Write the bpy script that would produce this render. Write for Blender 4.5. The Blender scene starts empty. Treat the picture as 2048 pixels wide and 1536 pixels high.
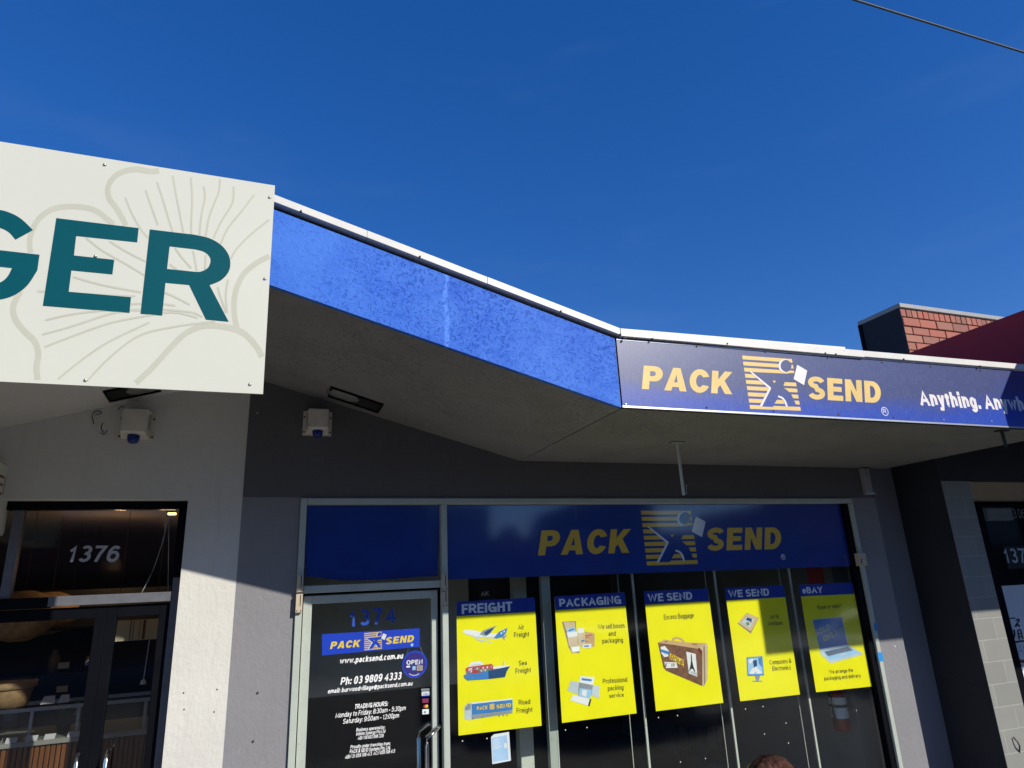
import bpy, math, random
from math import radians, sin, cos, pi, hypot, atan2, sqrt
from mathutils import Vector, Matrix
from mathutils.geometry import tessellate_polygon
random.seed(7)
scene = bpy.context.scene
COL = scene.collection

# ------------------------------------------------------------------ camera
W, H, F = 2048, 1536, 1311.45
PITCH, ROLL, YAW = radians(16.797), radians(-2.5665), radians(20.459)
CAM = Vector((0.0, -4.69, 2.2))
FW = Vector((sin(YAW) * cos(PITCH), cos(YAW) * cos(PITCH), sin(PITCH)))
_r0 = Vector((cos(YAW), -sin(YAW), 0)); _u0 = _r0.cross(FW)
RT = cos(ROLL) * _r0 + sin(ROLL) * _u0
UP = -sin(ROLL) * _r0 + cos(ROLL) * _u0
cd = bpy.data.cameras.new('camera'); cam = bpy.data.objects.new('camera', cd); COL.objects.link(cam)
cd.sensor_width = 36; cd.lens = F / W * 36; cd.clip_start = 0.05; cd.clip_end = 2000
cam.matrix_world = Matrix(((RT.x, UP.x, -FW.x, CAM.x), (RT.y, UP.y, -FW.y, CAM.y), (RT.z, UP.z, -FW.z, CAM.z), (0, 0, 0, 1)))
scene.camera = cam

# ------------------------------------------------------------------ light
SUN_A, SUN_E = radians(31), radians(30)          # from the facade normal toward the right, elevation
sun_dir = Vector((sin(SUN_A) * cos(SUN_E), -cos(SUN_A) * cos(SUN_E), sin(SUN_E)))
sl = bpy.data.lights.new('sun', 'SUN'); sl.energy = 5.0; sl.angle = radians(0.5); sl.color = (1.0, 0.95, 0.86)
so = bpy.data.objects.new('sun', sl); COL.objects.link(so)
so.rotation_euler = sun_dir.to_track_quat('Z', 'Y').to_euler(); so.location = (10, -20, 20)
world = bpy.data.worlds.new('World'); scene.world = world; world.use_nodes = True
wn = world.node_tree; wn.nodes.clear()
sky = wn.nodes.new('ShaderNodeTexSky'); sky.sky_type = 'NISHITA'; sky.sun_disc = False
sky.sun_elevation = SUN_E; sky.sun_rotation = atan2(sun_dir.x, sun_dir.y)
sky.air_density = 1.0; sky.dust_density = 0.0; sky.ozone_density = 4.0; sky.altitude = 1800
hs = wn.nodes.new('ShaderNodeHueSaturation'); hs.inputs['Saturation'].default_value = 1.56; hs.inputs['Hue'].default_value = 0.520; hs.inputs['Value'].default_value = 1.5
bg = wn.nodes.new('ShaderNodeBackground'); bg.inputs['Strength'].default_value = 0.15
wo = wn.nodes.new('ShaderNodeOutputWorld')
tc = wn.nodes.new('ShaderNodeTexCoord'); mpw = wn.nodes.new('ShaderNodeMapping'); mpw.inputs['Scale'].default_value = (2.2, 2.2, 9); mpw.inputs['Rotation'].default_value = (.25, .1, .4)
nz = wn.nodes.new('ShaderNodeTexNoise'); nz.inputs['Scale'].default_value = 1.1; nz.inputs['Detail'].default_value = 5; nz.inputs['Roughness'].default_value = .55
cr = wn.nodes.new('ShaderNodeValToRGB'); cr.color_ramp.elements[0].position = .52; cr.color_ramp.elements[1].position = .8; cr.color_ramp.elements[1].color = (.05, .05, .05, 1)
mxw = wn.nodes.new('ShaderNodeMix'); mxw.data_type = 'RGBA'; mxw.inputs[7].default_value = (2.2, 2.9, 4.2, 1)
wn.links.new(tc.outputs['Generated'], mpw.inputs[0]); wn.links.new(mpw.outputs[0], nz.inputs['Vector']); wn.links.new(nz.outputs['Fac'], cr.inputs[0]); wn.links.new(cr.outputs[0], mxw.inputs[0])
gmn = wn.nodes.new('ShaderNodeGamma'); gmn.inputs['Gamma'].default_value = .68
wn.links.new(sky.outputs[0], gmn.inputs['Color']); wn.links.new(gmn.outputs[0], hs.inputs['Color']); wn.links.new(hs.outputs[0], mxw.inputs[6]); wn.links.new(mxw.outputs[2], bg.inputs[0]); wn.links.new(bg.outputs[0], wo.inputs[0])
scene.view_settings.view_transform = 'Standard'; scene.view_settings.look = 'None'
scene.view_settings.exposure = 0.0; scene.view_settings.gamma = 1.0
scene.cycles.max_bounces = 10; scene.cycles.transparent_max_bounces = 24; scene.cycles.diffuse_bounces = 5
scene.cycles.use_denoising = True

# ------------------------------------------------------------------ rays -> planes (real places measured off the photograph)
def ray(px, py):
    return FW + (px - W / 2) / F * RT - (py - H / 2) / F * UP
def P(px, py, y):                                # the point of the vertical plane y = const
    d = ray(px, py); return CAM + d * ((y - CAM.y) / d.y)
def PX(px, py, x):
    d = ray(px, py); return CAM + d * ((x - CAM.x) / d.x)
def PZ(px, py, z):
    d = ray(px, py); return CAM + d * ((z - CAM.z) / d.z)
def PP(px, py, p0, n):
    d = ray(px, py); return CAM + d * ((Vector(p0) - CAM).dot(n) / d.dot(n))
def crop(ox, oy, s):
    return lambda x, y: (ox + x / s, oy + y / s)

# ------------------------------------------------------------------ materials
MATS = {}
def new_mat(name):
    m = bpy.data.materials.new(name); m.use_nodes = True
    nt = m.node_tree; b = nt.nodes['Principled BSDF']
    MATS[name] = m
    return m, nt, b
def N(nt, t, **kw):
    n = nt.nodes.new(t)
    for k, v in kw.items():
        if k in n.inputs: n.inputs[k].default_value = v
        else: setattr(n, k, v)
    return n
def L(nt, a, b): nt.links.new(a, b)
def pos(nt, scale=(1, 1, 1), rot=(0, 0, 0)):
    g = nt.nodes.new('ShaderNodeNewGeometry'); mp = nt.nodes.new('ShaderNodeMapping')
    mp.inputs['Scale'].default_value = scale; mp.inputs['Rotation'].default_value = rot
    L(nt, g.outputs['Position'], mp.inputs['Vector']); return mp.outputs[0]
def ramp(nt, fac, stops):
    r = nt.nodes.new('ShaderNodeValToRGB')
    e = r.color_ramp.elements
    while len(e) > 1: e.remove(e[-1])
    e[0].position = stops[0][0]; c = stops[0][1]; e[0].color = c if len(c) == 4 else (*c, 1)
    for p_, c in stops[1:]:
        x = e.new(p_); x.color = c if len(c) == 4 else (*c, 1)
    L(nt, fac, r.inputs[0]); return r.outputs[0]
def mixc(nt, fac, a, b, mode='MIX'):
    m = nt.nodes.new('ShaderNodeMix'); m.data_type = 'RGBA'; m.blend_type = mode
    for v, i in ((fac, 0), (a, 6), (b, 7)):
        if isinstance(v, (int, float)): m.inputs[i].default_value = v
        elif isinstance(v, tuple): m.inputs[i].default_value = v if len(v) == 4 else (*v, 1)
        else: L(nt, v, m.inputs[i])
    return m.outputs[2]
def noise(nt, vec, scale, detail=4, rough=.55, dist=0.0):
    n = N(nt, 'ShaderNodeTexNoise', Scale=scale, Detail=detail, Roughness=rough, Distortion=dist)
    L(nt, vec, n.inputs['Vector']); return n.outputs['Fac']
def bump(nt, h, b, strength=.3, dist=.01):
    bp = N(nt, 'ShaderNodeBump', Strength=strength, Distance=dist)
    L(nt, h, bp.inputs['Height']); L(nt, bp.outputs[0], b.inputs['Normal'])
def flat(name, rgb, rough=.55, metal=0.0, var=.12, scale=6.0, spec=.4):
    """plain painted / printed / metal surface with a little wear in colour and gloss"""
    m, nt, b = new_mat(name)
    v = pos(nt); n = noise(nt, v, scale, 5)
    lo = tuple(c * (1 - var) for c in rgb); hi = tuple(min(1, c * (1 + var)) for c in rgb)
    L(nt, ramp(nt, n, [(.3, lo), (.7, hi)]), b.inputs['Base Color'])
    b.inputs['Roughness'].default_value = rough; b.inputs['Metallic'].default_value = metal
    b.inputs['Specular IOR Level'].default_value = spec
    return m
def emit(name, rgb, s):
    m, nt, b = new_mat(name)
    b.inputs['Base Color'].default_value = (*rgb, 1)
    b.inputs['Emission Color'].default_value = (*rgb, 1); b.inputs['Emission Strength'].default_value = s
    return m
def glass(name, tint=(.95, .965, .955), k=1.0, wav=.03):
    m, nt, b = new_mat(name); nt.nodes.remove(b)
    out = nt.nodes['Material Output']
    t = N(nt, 'ShaderNodeBsdfTransparent'); t.inputs[0].default_value = (*tint, 1)
    g = N(nt, 'ShaderNodeBsdfGlossy', Roughness=0.075); g.inputs[0].default_value = (1, 1, 1, 1)
    gm = nt.nodes.new('ShaderNodeNewGeometry'); dp = N(nt, 'ShaderNodeVectorMath', operation='DOT_PRODUCT')
    L(nt, gm.outputs['Normal'], dp.inputs[0]); L(nt, gm.outputs['Incoming'], dp.inputs[1])
    ab = N(nt, 'ShaderNodeMath', operation='ABSOLUTE'); L(nt, dp.outputs['Value'], ab.inputs[0])
    iv = N(nt, 'ShaderNodeMath', operation='SUBTRACT'); iv.inputs[0].default_value = 1; L(nt, ab.outputs[0], iv.inputs[1])
    pw = N(nt, 'ShaderNodeMath', operation='POWER'); pw.inputs[1].default_value = 5; L(nt, iv.outputs[0], pw.inputs[0])
    mu = N(nt, 'ShaderNodeMath', operation='MULTIPLY_ADD'); mu.inputs[1].default_value = .96; mu.inputs[2].default_value = .04 * k; mu.use_clamp = True
    L(nt, pw.outputs[0], mu.inputs[0])
    mx = N(nt, 'ShaderNodeMixShader'); L(nt, mu.outputs[0], mx.inputs[0]); L(nt, t.outputs[0], mx.inputs[1]); L(nt, g.outputs[0], mx.inputs[2])
    n = noise(nt, pos(nt), 1.6, 2.5)
    bp = N(nt, 'ShaderNodeBump', Strength=wav, Distance=.02); L(nt, n, bp.inputs['Height']); L(nt, bp.outputs[0], g.inputs['Normal'])
    L(nt, mx.outputs[0], out.inputs[0]); return m

def render_wall(name, rgb, dirt, grain=(18, 18, 5)):
    m, nt, b = new_mat(name)
    v = pos(nt); vs = pos(nt, grain)
    big = noise(nt, v, 1.7, 6); fine = noise(nt, vs, 4.0, 6, .6, .4); spk = noise(nt, v, 55, 2, .5)
    c = mixc(nt, ramp(nt, big, [(.35, (0, 0, 0)), (.75, (1, 1, 1))]), rgb, tuple(x * .88 for x in rgb))
    c = mixc(nt, ramp(nt, noise(nt, pos(nt, (9, 9, 1.1)), 1.5, 5, .6), [(.56, (0, 0, 0)), (.84, (.34, .34, .34))]), c, dirt)
    c = mixc(nt, ramp(nt, spk, [(.72, (0, 0, 0)), (.78, (.6, .6, .6))]), c, dirt)
    wv = N(nt, 'ShaderNodeTexNoise', Scale=3.0, Detail=4); L(nt, v, wv.inputs['Vector'])
    ad = N(nt, 'ShaderNodeVectorMath', operation='MULTIPLY_ADD'); ad.inputs[1].default_value = (.35, .35, .35); L(nt, wv.outputs['Color'], ad.inputs[0]); L(nt, v, ad.inputs[2])
    vo = N(nt, 'ShaderNodeTexVoronoi', feature='DISTANCE_TO_EDGE', Scale=1.15); L(nt, ad.outputs[0], vo.inputs['Vector'])
    crk = mixc(nt, 1.0, ramp(nt, vo.outputs['Distance'], [(.0015, (.8, .8, .8)), (.006, (0, 0, 0))]), ramp(nt, noise(nt, v, 1.1, 3), [(.58, (0, 0, 0)), (.66, (.8, .8, .8))]), 'MULTIPLY')
    c = mixc(nt, crk, c, tuple(x * .55 for x in dirt))
    scuff = ramp(nt, noise(nt, pos(nt, (5, 5, 9), (.2, .5, .1)), 2.4, 7, .72, 1.1), [(.60, (0, 0, 0)), (.68, (.30, .30, .30))])
    c = mixc(nt, scuff, c, tuple(min(1, x * 1.25) for x in rgb))
    L(nt, c, b.inputs['Base Color']); b.inputs['Roughness'].default_value = .8; b.inputs['Specular IOR Level'].default_value = .25
    a = N(nt, 'ShaderNodeMath', operation='MULTIPLY_ADD'); a.inputs[1].default_value = .5
    L(nt, fine, a.inputs[0]); L(nt, noise(nt, v, 24, 6, .6), a.inputs[2])
    bump(nt, a.outputs[0], b, .6, .008); return m
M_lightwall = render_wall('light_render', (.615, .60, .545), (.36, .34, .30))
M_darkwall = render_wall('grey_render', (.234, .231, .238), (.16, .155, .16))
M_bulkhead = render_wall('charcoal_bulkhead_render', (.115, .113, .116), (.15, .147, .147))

def trowel(name, rgb, hi, dark, s=1.0, amt=.55, joint=None):
    """hand trowelled plaster: short curling strokes in patches"""
    m, nt, b = new_mat(name)
    v = pos(nt)
    curl = noise(nt, v, 26 * s, 2.5, .5, 2.6)
    line = ramp(nt, curl, [(.445, (0, 0, 0)), (.478, (1, 1, 1)), (.512, (1, 1, 1)), (.545, (0, 0, 0))])
    brk = ramp(nt, noise(nt, v, 75 * s, 3), [(.46, (0, 0, 0)), (.56, (1, 1, 1))])
    patch = ramp(nt, noise(nt, v, 3.1 * s, 4, .6), [(.36, (.15, .15, .15)), (.62, (1, 1, 1))])
    k = mixc(nt, 1.0, mixc(nt, 1.0, line, brk, 'MULTIPLY'), patch, 'MULTIPLY')
    bloom = ramp(nt, noise(nt, v, 2.2, 5, .62, .5), [(.36, (0, 0, 0)), (.68, (1, 1, 1))])
    c = mixc(nt, bloom, rgb, hi)
    c = mixc(nt, ramp(nt, noise(nt, v, 11, 5, .7, .8), [(.42, (0, 0, 0)), (.66, (.55, .55, .55))]), c, hi)
    if joint is not None:                            # a filled sheet joint, paler and a little ragged, running up the panel
        g = nt.nodes.new('ShaderNodeNewGeometry'); sx = nt.nodes.new('ShaderNodeSeparateXYZ'); L(nt, g.outputs['Position'], sx.inputs[0])
        q = N(nt, 'ShaderNodeMath', operation='MULTIPLY_ADD'); q.inputs[1].default_value = .05; L(nt, noise(nt, v, 9, 3), q.inputs[0]); L(nt, sx.outputs[0], q.inputs[2])
        d_ = N(nt, 'ShaderNodeMath', operation='SUBTRACT'); d_.inputs[1].default_value = joint + .025; L(nt, q.outputs[0], d_.inputs[0])
        ab = N(nt, 'ShaderNodeMath', operation='ABSOLUTE'); L(nt, d_.outputs[0], ab.inputs[0])
        jm = ramp(nt, ab.outputs[0], [(.004, (.75, .75, .75)), (.016, (0, 0, 0))])
        c = mixc(nt, jm, c, tuple(min(1, x * 1.25 + .04) for x in hi))
        xr = N(nt, 'ShaderNodeMapRange'); xr.inputs['From Min'].default_value = -.1; xr.inputs['From Max'].default_value = 1.0; xr.inputs['To Min'].default_value = .45; L(nt, sx.outputs[0], xr.inputs[0])
        k = mixc(nt, 1.0, k, xr.outputs[0], 'MULTIPLY')
    kk = N(nt, 'ShaderNodeMath', operation='MULTIPLY'); kk.inputs[1].default_value = amt; L(nt, k, kk.inputs[0])
    c = mixc(nt, kk.outputs[0], c, dark)  # shade of the trowel crevices put into the stroke colour
    L(nt, c, b.inputs['Base Color']); b.inputs['Roughness'].default_value = .62; b.inputs['Specular IOR Level'].default_value = .3
    hgt = N(nt, 'ShaderNodeMath', operation='MULTIPLY_ADD'); hgt.inputs[1].default_value = -.9
    L(nt, k, hgt.inputs[0]); L(nt, noise(nt, v, 34, 6, .65, 1.2), hgt.inputs[2])
    bump(nt, hgt.outputs[0], b, .5, .006); return m
M_bluefascia = trowel('blue_trowelled_paint', (.008, .100, .54), (.044, .175, .64), (.003, .042, .31), .55, .9, P(893, 620, -1.625).x)
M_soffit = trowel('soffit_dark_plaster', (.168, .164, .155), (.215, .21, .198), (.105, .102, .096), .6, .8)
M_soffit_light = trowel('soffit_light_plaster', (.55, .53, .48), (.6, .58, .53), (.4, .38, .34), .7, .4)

def sign_face(name, base, chalk):
    """old printed blue sign sheet: chalky sun bleaching over the upper part, fine scratches"""
    m, nt, b = new_mat(name)
    g = nt.nodes.new('ShaderNodeNewGeometry'); sx = nt.nodes.new('ShaderNodeSeparateXYZ'); L(nt, g.outputs['Position'], sx.inputs[0])
    n = noise(nt, pos(nt, (1.3, 1, 5)), 1.6, 5, .6)
    a = N(nt, 'ShaderNodeMapRange'); a.inputs['From Min'].default_value = 3.14; a.inputs['From Max'].default_value = 3.36
    L(nt, sx.outputs[2], a.inputs[0])
    ad = N(nt, 'ShaderNodeMath', operation='MULTIPLY_ADD'); ad.inputs[1].default_value = .8; L(nt, n, ad.inputs[0]); L(nt, a.outputs[0], ad.inputs[2])
    xr = N(nt, 'ShaderNodeMapRange'); xr.inputs['From Min'].default_value = 4.0; xr.inputs['From Max'].default_value = 5.2; xr.inputs['To Min'].default_value = 0; xr.inputs['To Max'].default_value = .55
    L(nt, sx.outputs[0], xr.inputs[0])
    sb = N(nt, 'ShaderNodeMath', operation='SUBTRACT'); L(nt, ad.outputs[0], sb.inputs[0]); L(nt, xr.outputs[0], sb.inputs[1])
    fac = ramp(nt, sb.outputs[0], [(.35, (0, 0, 0)), (1.0, (.85, .85, .85))])
    c = mixc(nt, fac, base, chalk)
    weave = noise(nt, pos(nt, (90, 1, 14)), 2.0, 4, .7)
    c = mixc(nt, ramp(nt, weave, [(.5, (0, 0, 0)), (.85, (.26, .26, .26))]), c, (.34, .34, .40))
    weave2 = noise(nt, pos(nt, (9, 1, 110)), 2.0, 4, .7)
    c = mixc(nt, ramp(nt, weave2, [(.55, (0, 0, 0)), (.85, (.2, .2, .2))]), c, (.34, .34, .40))
    L(nt, c, b.inputs['Base Color']); b.inputs['Roughness'].default_value = .38
    b.inputs['Specular IOR Level'].default_value = .45
    return m
M_signblue = sign_face('faded_blue_sheet', (.007, .052, .385), (.048, .060, .135))
M_vinylblue = flat('blue_vinyl', (.003, .036, .31), .5, var=.1)
M_numblue = flat('blue_number', (.011, .062, .38), .5, var=.05)
M_printblue = flat('blue_print', (.006, .05, .55), .5, var=.05)
M_headblue = flat('header_blue_print', (.006, .035, .36), .5, var=.06)
M_yellow = flat('yellow_print', (.86, .80, .002), .6, var=.03, spec=.25)
M_gold = flat('amber_lettering', (.72, .50, .16), .5, var=.08)
M_goldwin = flat('gold_vinyl', (.88, .56, .05), .5, var=.05)
M_goldtext = flat('yellow_lettering', (.85, .60, .05), .5, var=.05)
M_white = flat('white_print', (.80, .80, .79), .5, var=.04)
M_offwhite = flat('bleached_white', (.74, .69, .67), .5, var=.06)
M_lilac = flat('white_heading_print', (.86, .90, .97), .5, var=.04)
M_ink = flat('black_ink', (.012, .012, .014), .5, var=.1)
M_red = flat('red_print', (.55, .05, .05), .5)
M_paleblue = flat('pale_blue_print', (.35, .60, .85), .5)
M_midblue = flat('mid_blue_print', (.05, .22, .55), .5)
M_navyprint = flat('navy_print', (.01, .06, .17), .5)
M_card = flat('cardboard_print', (.62, .50, .33), .6)
M_carddark = flat('cardboard_shade_print', (.30, .22, .13), .6)
M_tanprint = flat('tan_print', (.62, .40, .20), .6)
M_brownprint = flat('brown_leather_print', (.19, .085, .045), .6, var=.35, scale=20)
M_silverprint = flat('silver_print', (.55, .62, .66), .5)
M_greyprint = flat('grey_print', (.28, .31, .34), .5)
M_greenprint = flat('green_print', (.10, .30, .14), .5)

def metal_paint(name, rgb, rough=.45):
    m, nt, b = new_mat(name)
    v = pos(nt)
    c = mixc(nt, ramp(nt, noise(nt, v, 5, 6, .65), [(.4, (0, 0, 0)), (.8, (.5, .5, .5))]), rgb, tuple(x * .7 for x in rgb))
    c = mixc(nt, ramp(nt, noise(nt, v, 48, 3), [(.68, (0, 0, 0)), (.74, (.8, .8, .8))]), c, tuple(x * .35 for x in rgb))
    L(nt, c, b.inputs['Base Color']); b.inputs['Roughness'].default_value = rough
    bump(nt, noise(nt, v, 60, 3), b, .08, .002); return m
M_frame = metal_paint('grey_green_frame_paint', (.42, .46, .40), .4)
M_flash = metal_paint('white_flashing_paint', (.70, .675, .61), .45)
M_alu = flat('dull_aluminium', (.50, .51, .53), .38, .85, .1, 30)
M_chrome = flat('brushed_steel', (.72, .72, .72), .18, 1.0, .05, 40)
M_bracket = metal_paint('beige_bracket_paint', (.50, .42, .30), .5)
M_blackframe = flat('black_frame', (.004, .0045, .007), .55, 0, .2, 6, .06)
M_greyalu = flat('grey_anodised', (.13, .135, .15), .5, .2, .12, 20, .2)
M_black = flat('black_paint', (.02, .02, .022), .6, 0, .25)
M_finblack = render_wall('charcoal_render', (.030, .032, .040), (.02, .02, .022))
M_board = flat('cream_sign_board', (.61, .605, .505), .42, 0, .025, 1.2)
M_boardline = flat('stone_grey_print', (.505, .50, .39), .45, 0, .03)
M_teal = flat('teal_lettering', (.001, .078, .098), .5, 0, .05, 6, .12)
M_screw = flat('screw_metal', (.5, .5, .48), .3, .9)
M_darkscrew = flat('rusty_screw', (.05, .04, .035), .6, .2)
M_siren = flat('siren_plastic', (.60, .56, .47), .5, 0, .12, 8)
M_strobe = flat('blue_strobe', (.008, .02, .16), .12)
M_hole = flat('dark_hole', (.01, .01, .01), .9)
M_lamp = flat('dead_lamp_glass', (.16, .16, .15), .15)
M_redcan = flat('dark_red_sheet', (.36, .003, .014), .5, 0, .2, 1.5)
M_cap = metal_paint('grey_capping', (.30, .30, .285), .5)
M_glass = glass('window_glass'); M_glass2 = glass('cafe_glass', (.80, .81, .80), 1.1)
M_thinglass = glass('case_glass', (.9, .92, .9), 1.0, 0)
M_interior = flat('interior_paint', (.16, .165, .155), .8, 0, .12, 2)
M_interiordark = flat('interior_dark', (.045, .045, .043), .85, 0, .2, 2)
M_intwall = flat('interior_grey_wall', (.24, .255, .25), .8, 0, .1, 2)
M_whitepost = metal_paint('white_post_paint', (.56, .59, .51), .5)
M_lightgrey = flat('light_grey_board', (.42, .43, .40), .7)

def block_mat():
    m, nt, b = new_mat('painted_block')
    g = nt.nodes.new('ShaderNodeNewGeometry'); mp = nt.nodes.new('ShaderNodeMapping')
    mp.inputs['Rotation'].default_value = (radians(-90), 0, 0); mp.inputs['Location'].default_value = (.14, .055, 0)
    L(nt, g.outputs['Position'], mp.inputs['Vector'])
    br = N(nt, 'ShaderNodeTexBrick'); br.inputs['Scale'].default_value = 1.0; br.offset = .5
    for k, v in (('Mortar Size', .004), ('Mortar Smooth', .3), ('Brick Width', .39), ('Row Height', .177)): br.inputs[k].default_value = v
    br.inputs['Color1'].default_value = (.25, .25, .225, 1); br.inputs['Color2'].default_value = (.22, .22, .198, 1); br.inputs['Mortar'].default_value = (.34, .34, .315, 1)
    L(nt, mp.outputs[0], br.inputs['Vector'])
    c = mixc(nt, ramp(nt, noise(nt, pos(nt), 6, 5), [(.4, (0, 0, 0)), (.8, (.4, .4, .4))]), br.outputs['Color'], (.20, .20, .18))
    L(nt, c, b.inputs['Base Color']); b.inputs['Roughness'].default_value = .75
    bump(nt, br.outputs['Fac'], b, .25, -.004); return m
M_block = block_mat()
def brick_face():
    m, nt, b = new_mat('red_brick')
    oi = nt.nodes.new('ShaderNodeNewGeometry')
    r = ramp(nt, oi.outputs['Random Per Island'], [(0, (.37, .095, .066)), (.35, (.41, .115, .078)), (.6, (.31, .10, .072)), (.8, (.37, .15, .10)), (.9, (.21, .085, .065)), (1, (.44, .135, .09))])
    n = noise(nt, pos(nt), 30, 6, .65)
    c = mixc(nt, ramp(nt, n, [(.35, (0, 0, 0)), (.75, (.55, .55, .55))]), r, (.30, .15, .10))
    c = mixc(nt, ramp(nt, noise(nt, pos(nt), 9, 5, .7), [(.6, (0, 0, 0)), (.8, (.6, .6, .6))]), c, (.17, .10, .07))
    L(nt, c, b.inputs['Base Color']); b.inputs['Roughness'].default_value = .85
    bump(nt, noise(nt, pos(nt), 70, 5), b, .4, .004); return m
M_brick = brick_face()
M_mortar = flat('sooty_mortar', (.11, .09, .065), .9, 0, .25, 20)
def ground_mat(name, c0, c1, s):
    m, nt, b = new_mat(name)
    v = pos(nt)
    c = mixc(nt, ramp(nt, noise(nt, v, s, 6, .7), [(.35, (0, 0, 0)), (.7, (1, 1, 1))]), c0, c1)
    c = mixc(nt, ramp(nt, noise(nt, v, .6, 5, .6), [(.45, (0, 0, 0)), (.75, (.6, .6, .6))]), c, tuple(x * .6 for x in c0))
    L(nt, c, b.inputs['Base Color']); b.inputs['Roughness'].default_value = .85
    bump(nt, noise(nt, v, s, 4), b, .5, .01); return m
M_asphalt = ground_mat('asphalt', (.045, .046, .048), (.075, .075, .076), 60)
M_path = ground_mat('footpath_concrete', (.50, .47, .42), (.26, .245, .215), 14)
M_darkpath = ground_mat('footpath_asphalt', (.035, .036, .036), (.15, .148, .14), 22)
M_grass = ground_mat('verge_ground', (.09, .10, .05), (.13, .12, .08), 8)
M_kerb = ground_mat('kerb_concrete', (.38, .37, .34), (.30, .29, .27), 30)
M_roadpaint = ground_mat('road_paint', (.7, .7, .68), (.55, .55, .53), 40)
M_roof = flat('grey_roof_sheet', (.25, .26, .27), .5, .3)
def wood_slats():
    m, nt, b = new_mat('reeded_timber')
    n = noise(nt, pos(nt, (30, 30, 1.5)), 2, 5)
    L(nt, ramp(nt, n, [(.3, (.20, .075, .025)), (.7, (.34, .14, .05))]), b.inputs['Base Color']); b.inputs['Roughness'].default_value = .5
    return m
M_wood = wood_slats()
M_rattan = flat('rattan_shade', (.46, .30, .15), .7, 0, .25, 25)
M_cream = flat('cream_panel', (.72, .64, .47), .6, 0, .05)
M_leaf = flat('leaf_green', (.045, .11, .02), .5, 0, .5, 12)
M_leafbright = flat('bright_leaf', (.30, .55, .03), .5, 0, .3, 12)
M_bark = flat('bark', (.10, .08, .06), .9, 0, .4, 15)
M_extred = flat('extinguisher_red', (.22, .012, .014), .3)
M_tape = flat('blue_tape', (.02, .25, .62), .5)
M_cable = flat('overhead_cable', (.06, .065, .055), .6)
M_warm = emit('warm_lamp', (1.0, .55, .16), 9.0)
M_paper = flat('white_paper', (.78, .80, .83), .6, 0, .03)

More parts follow.
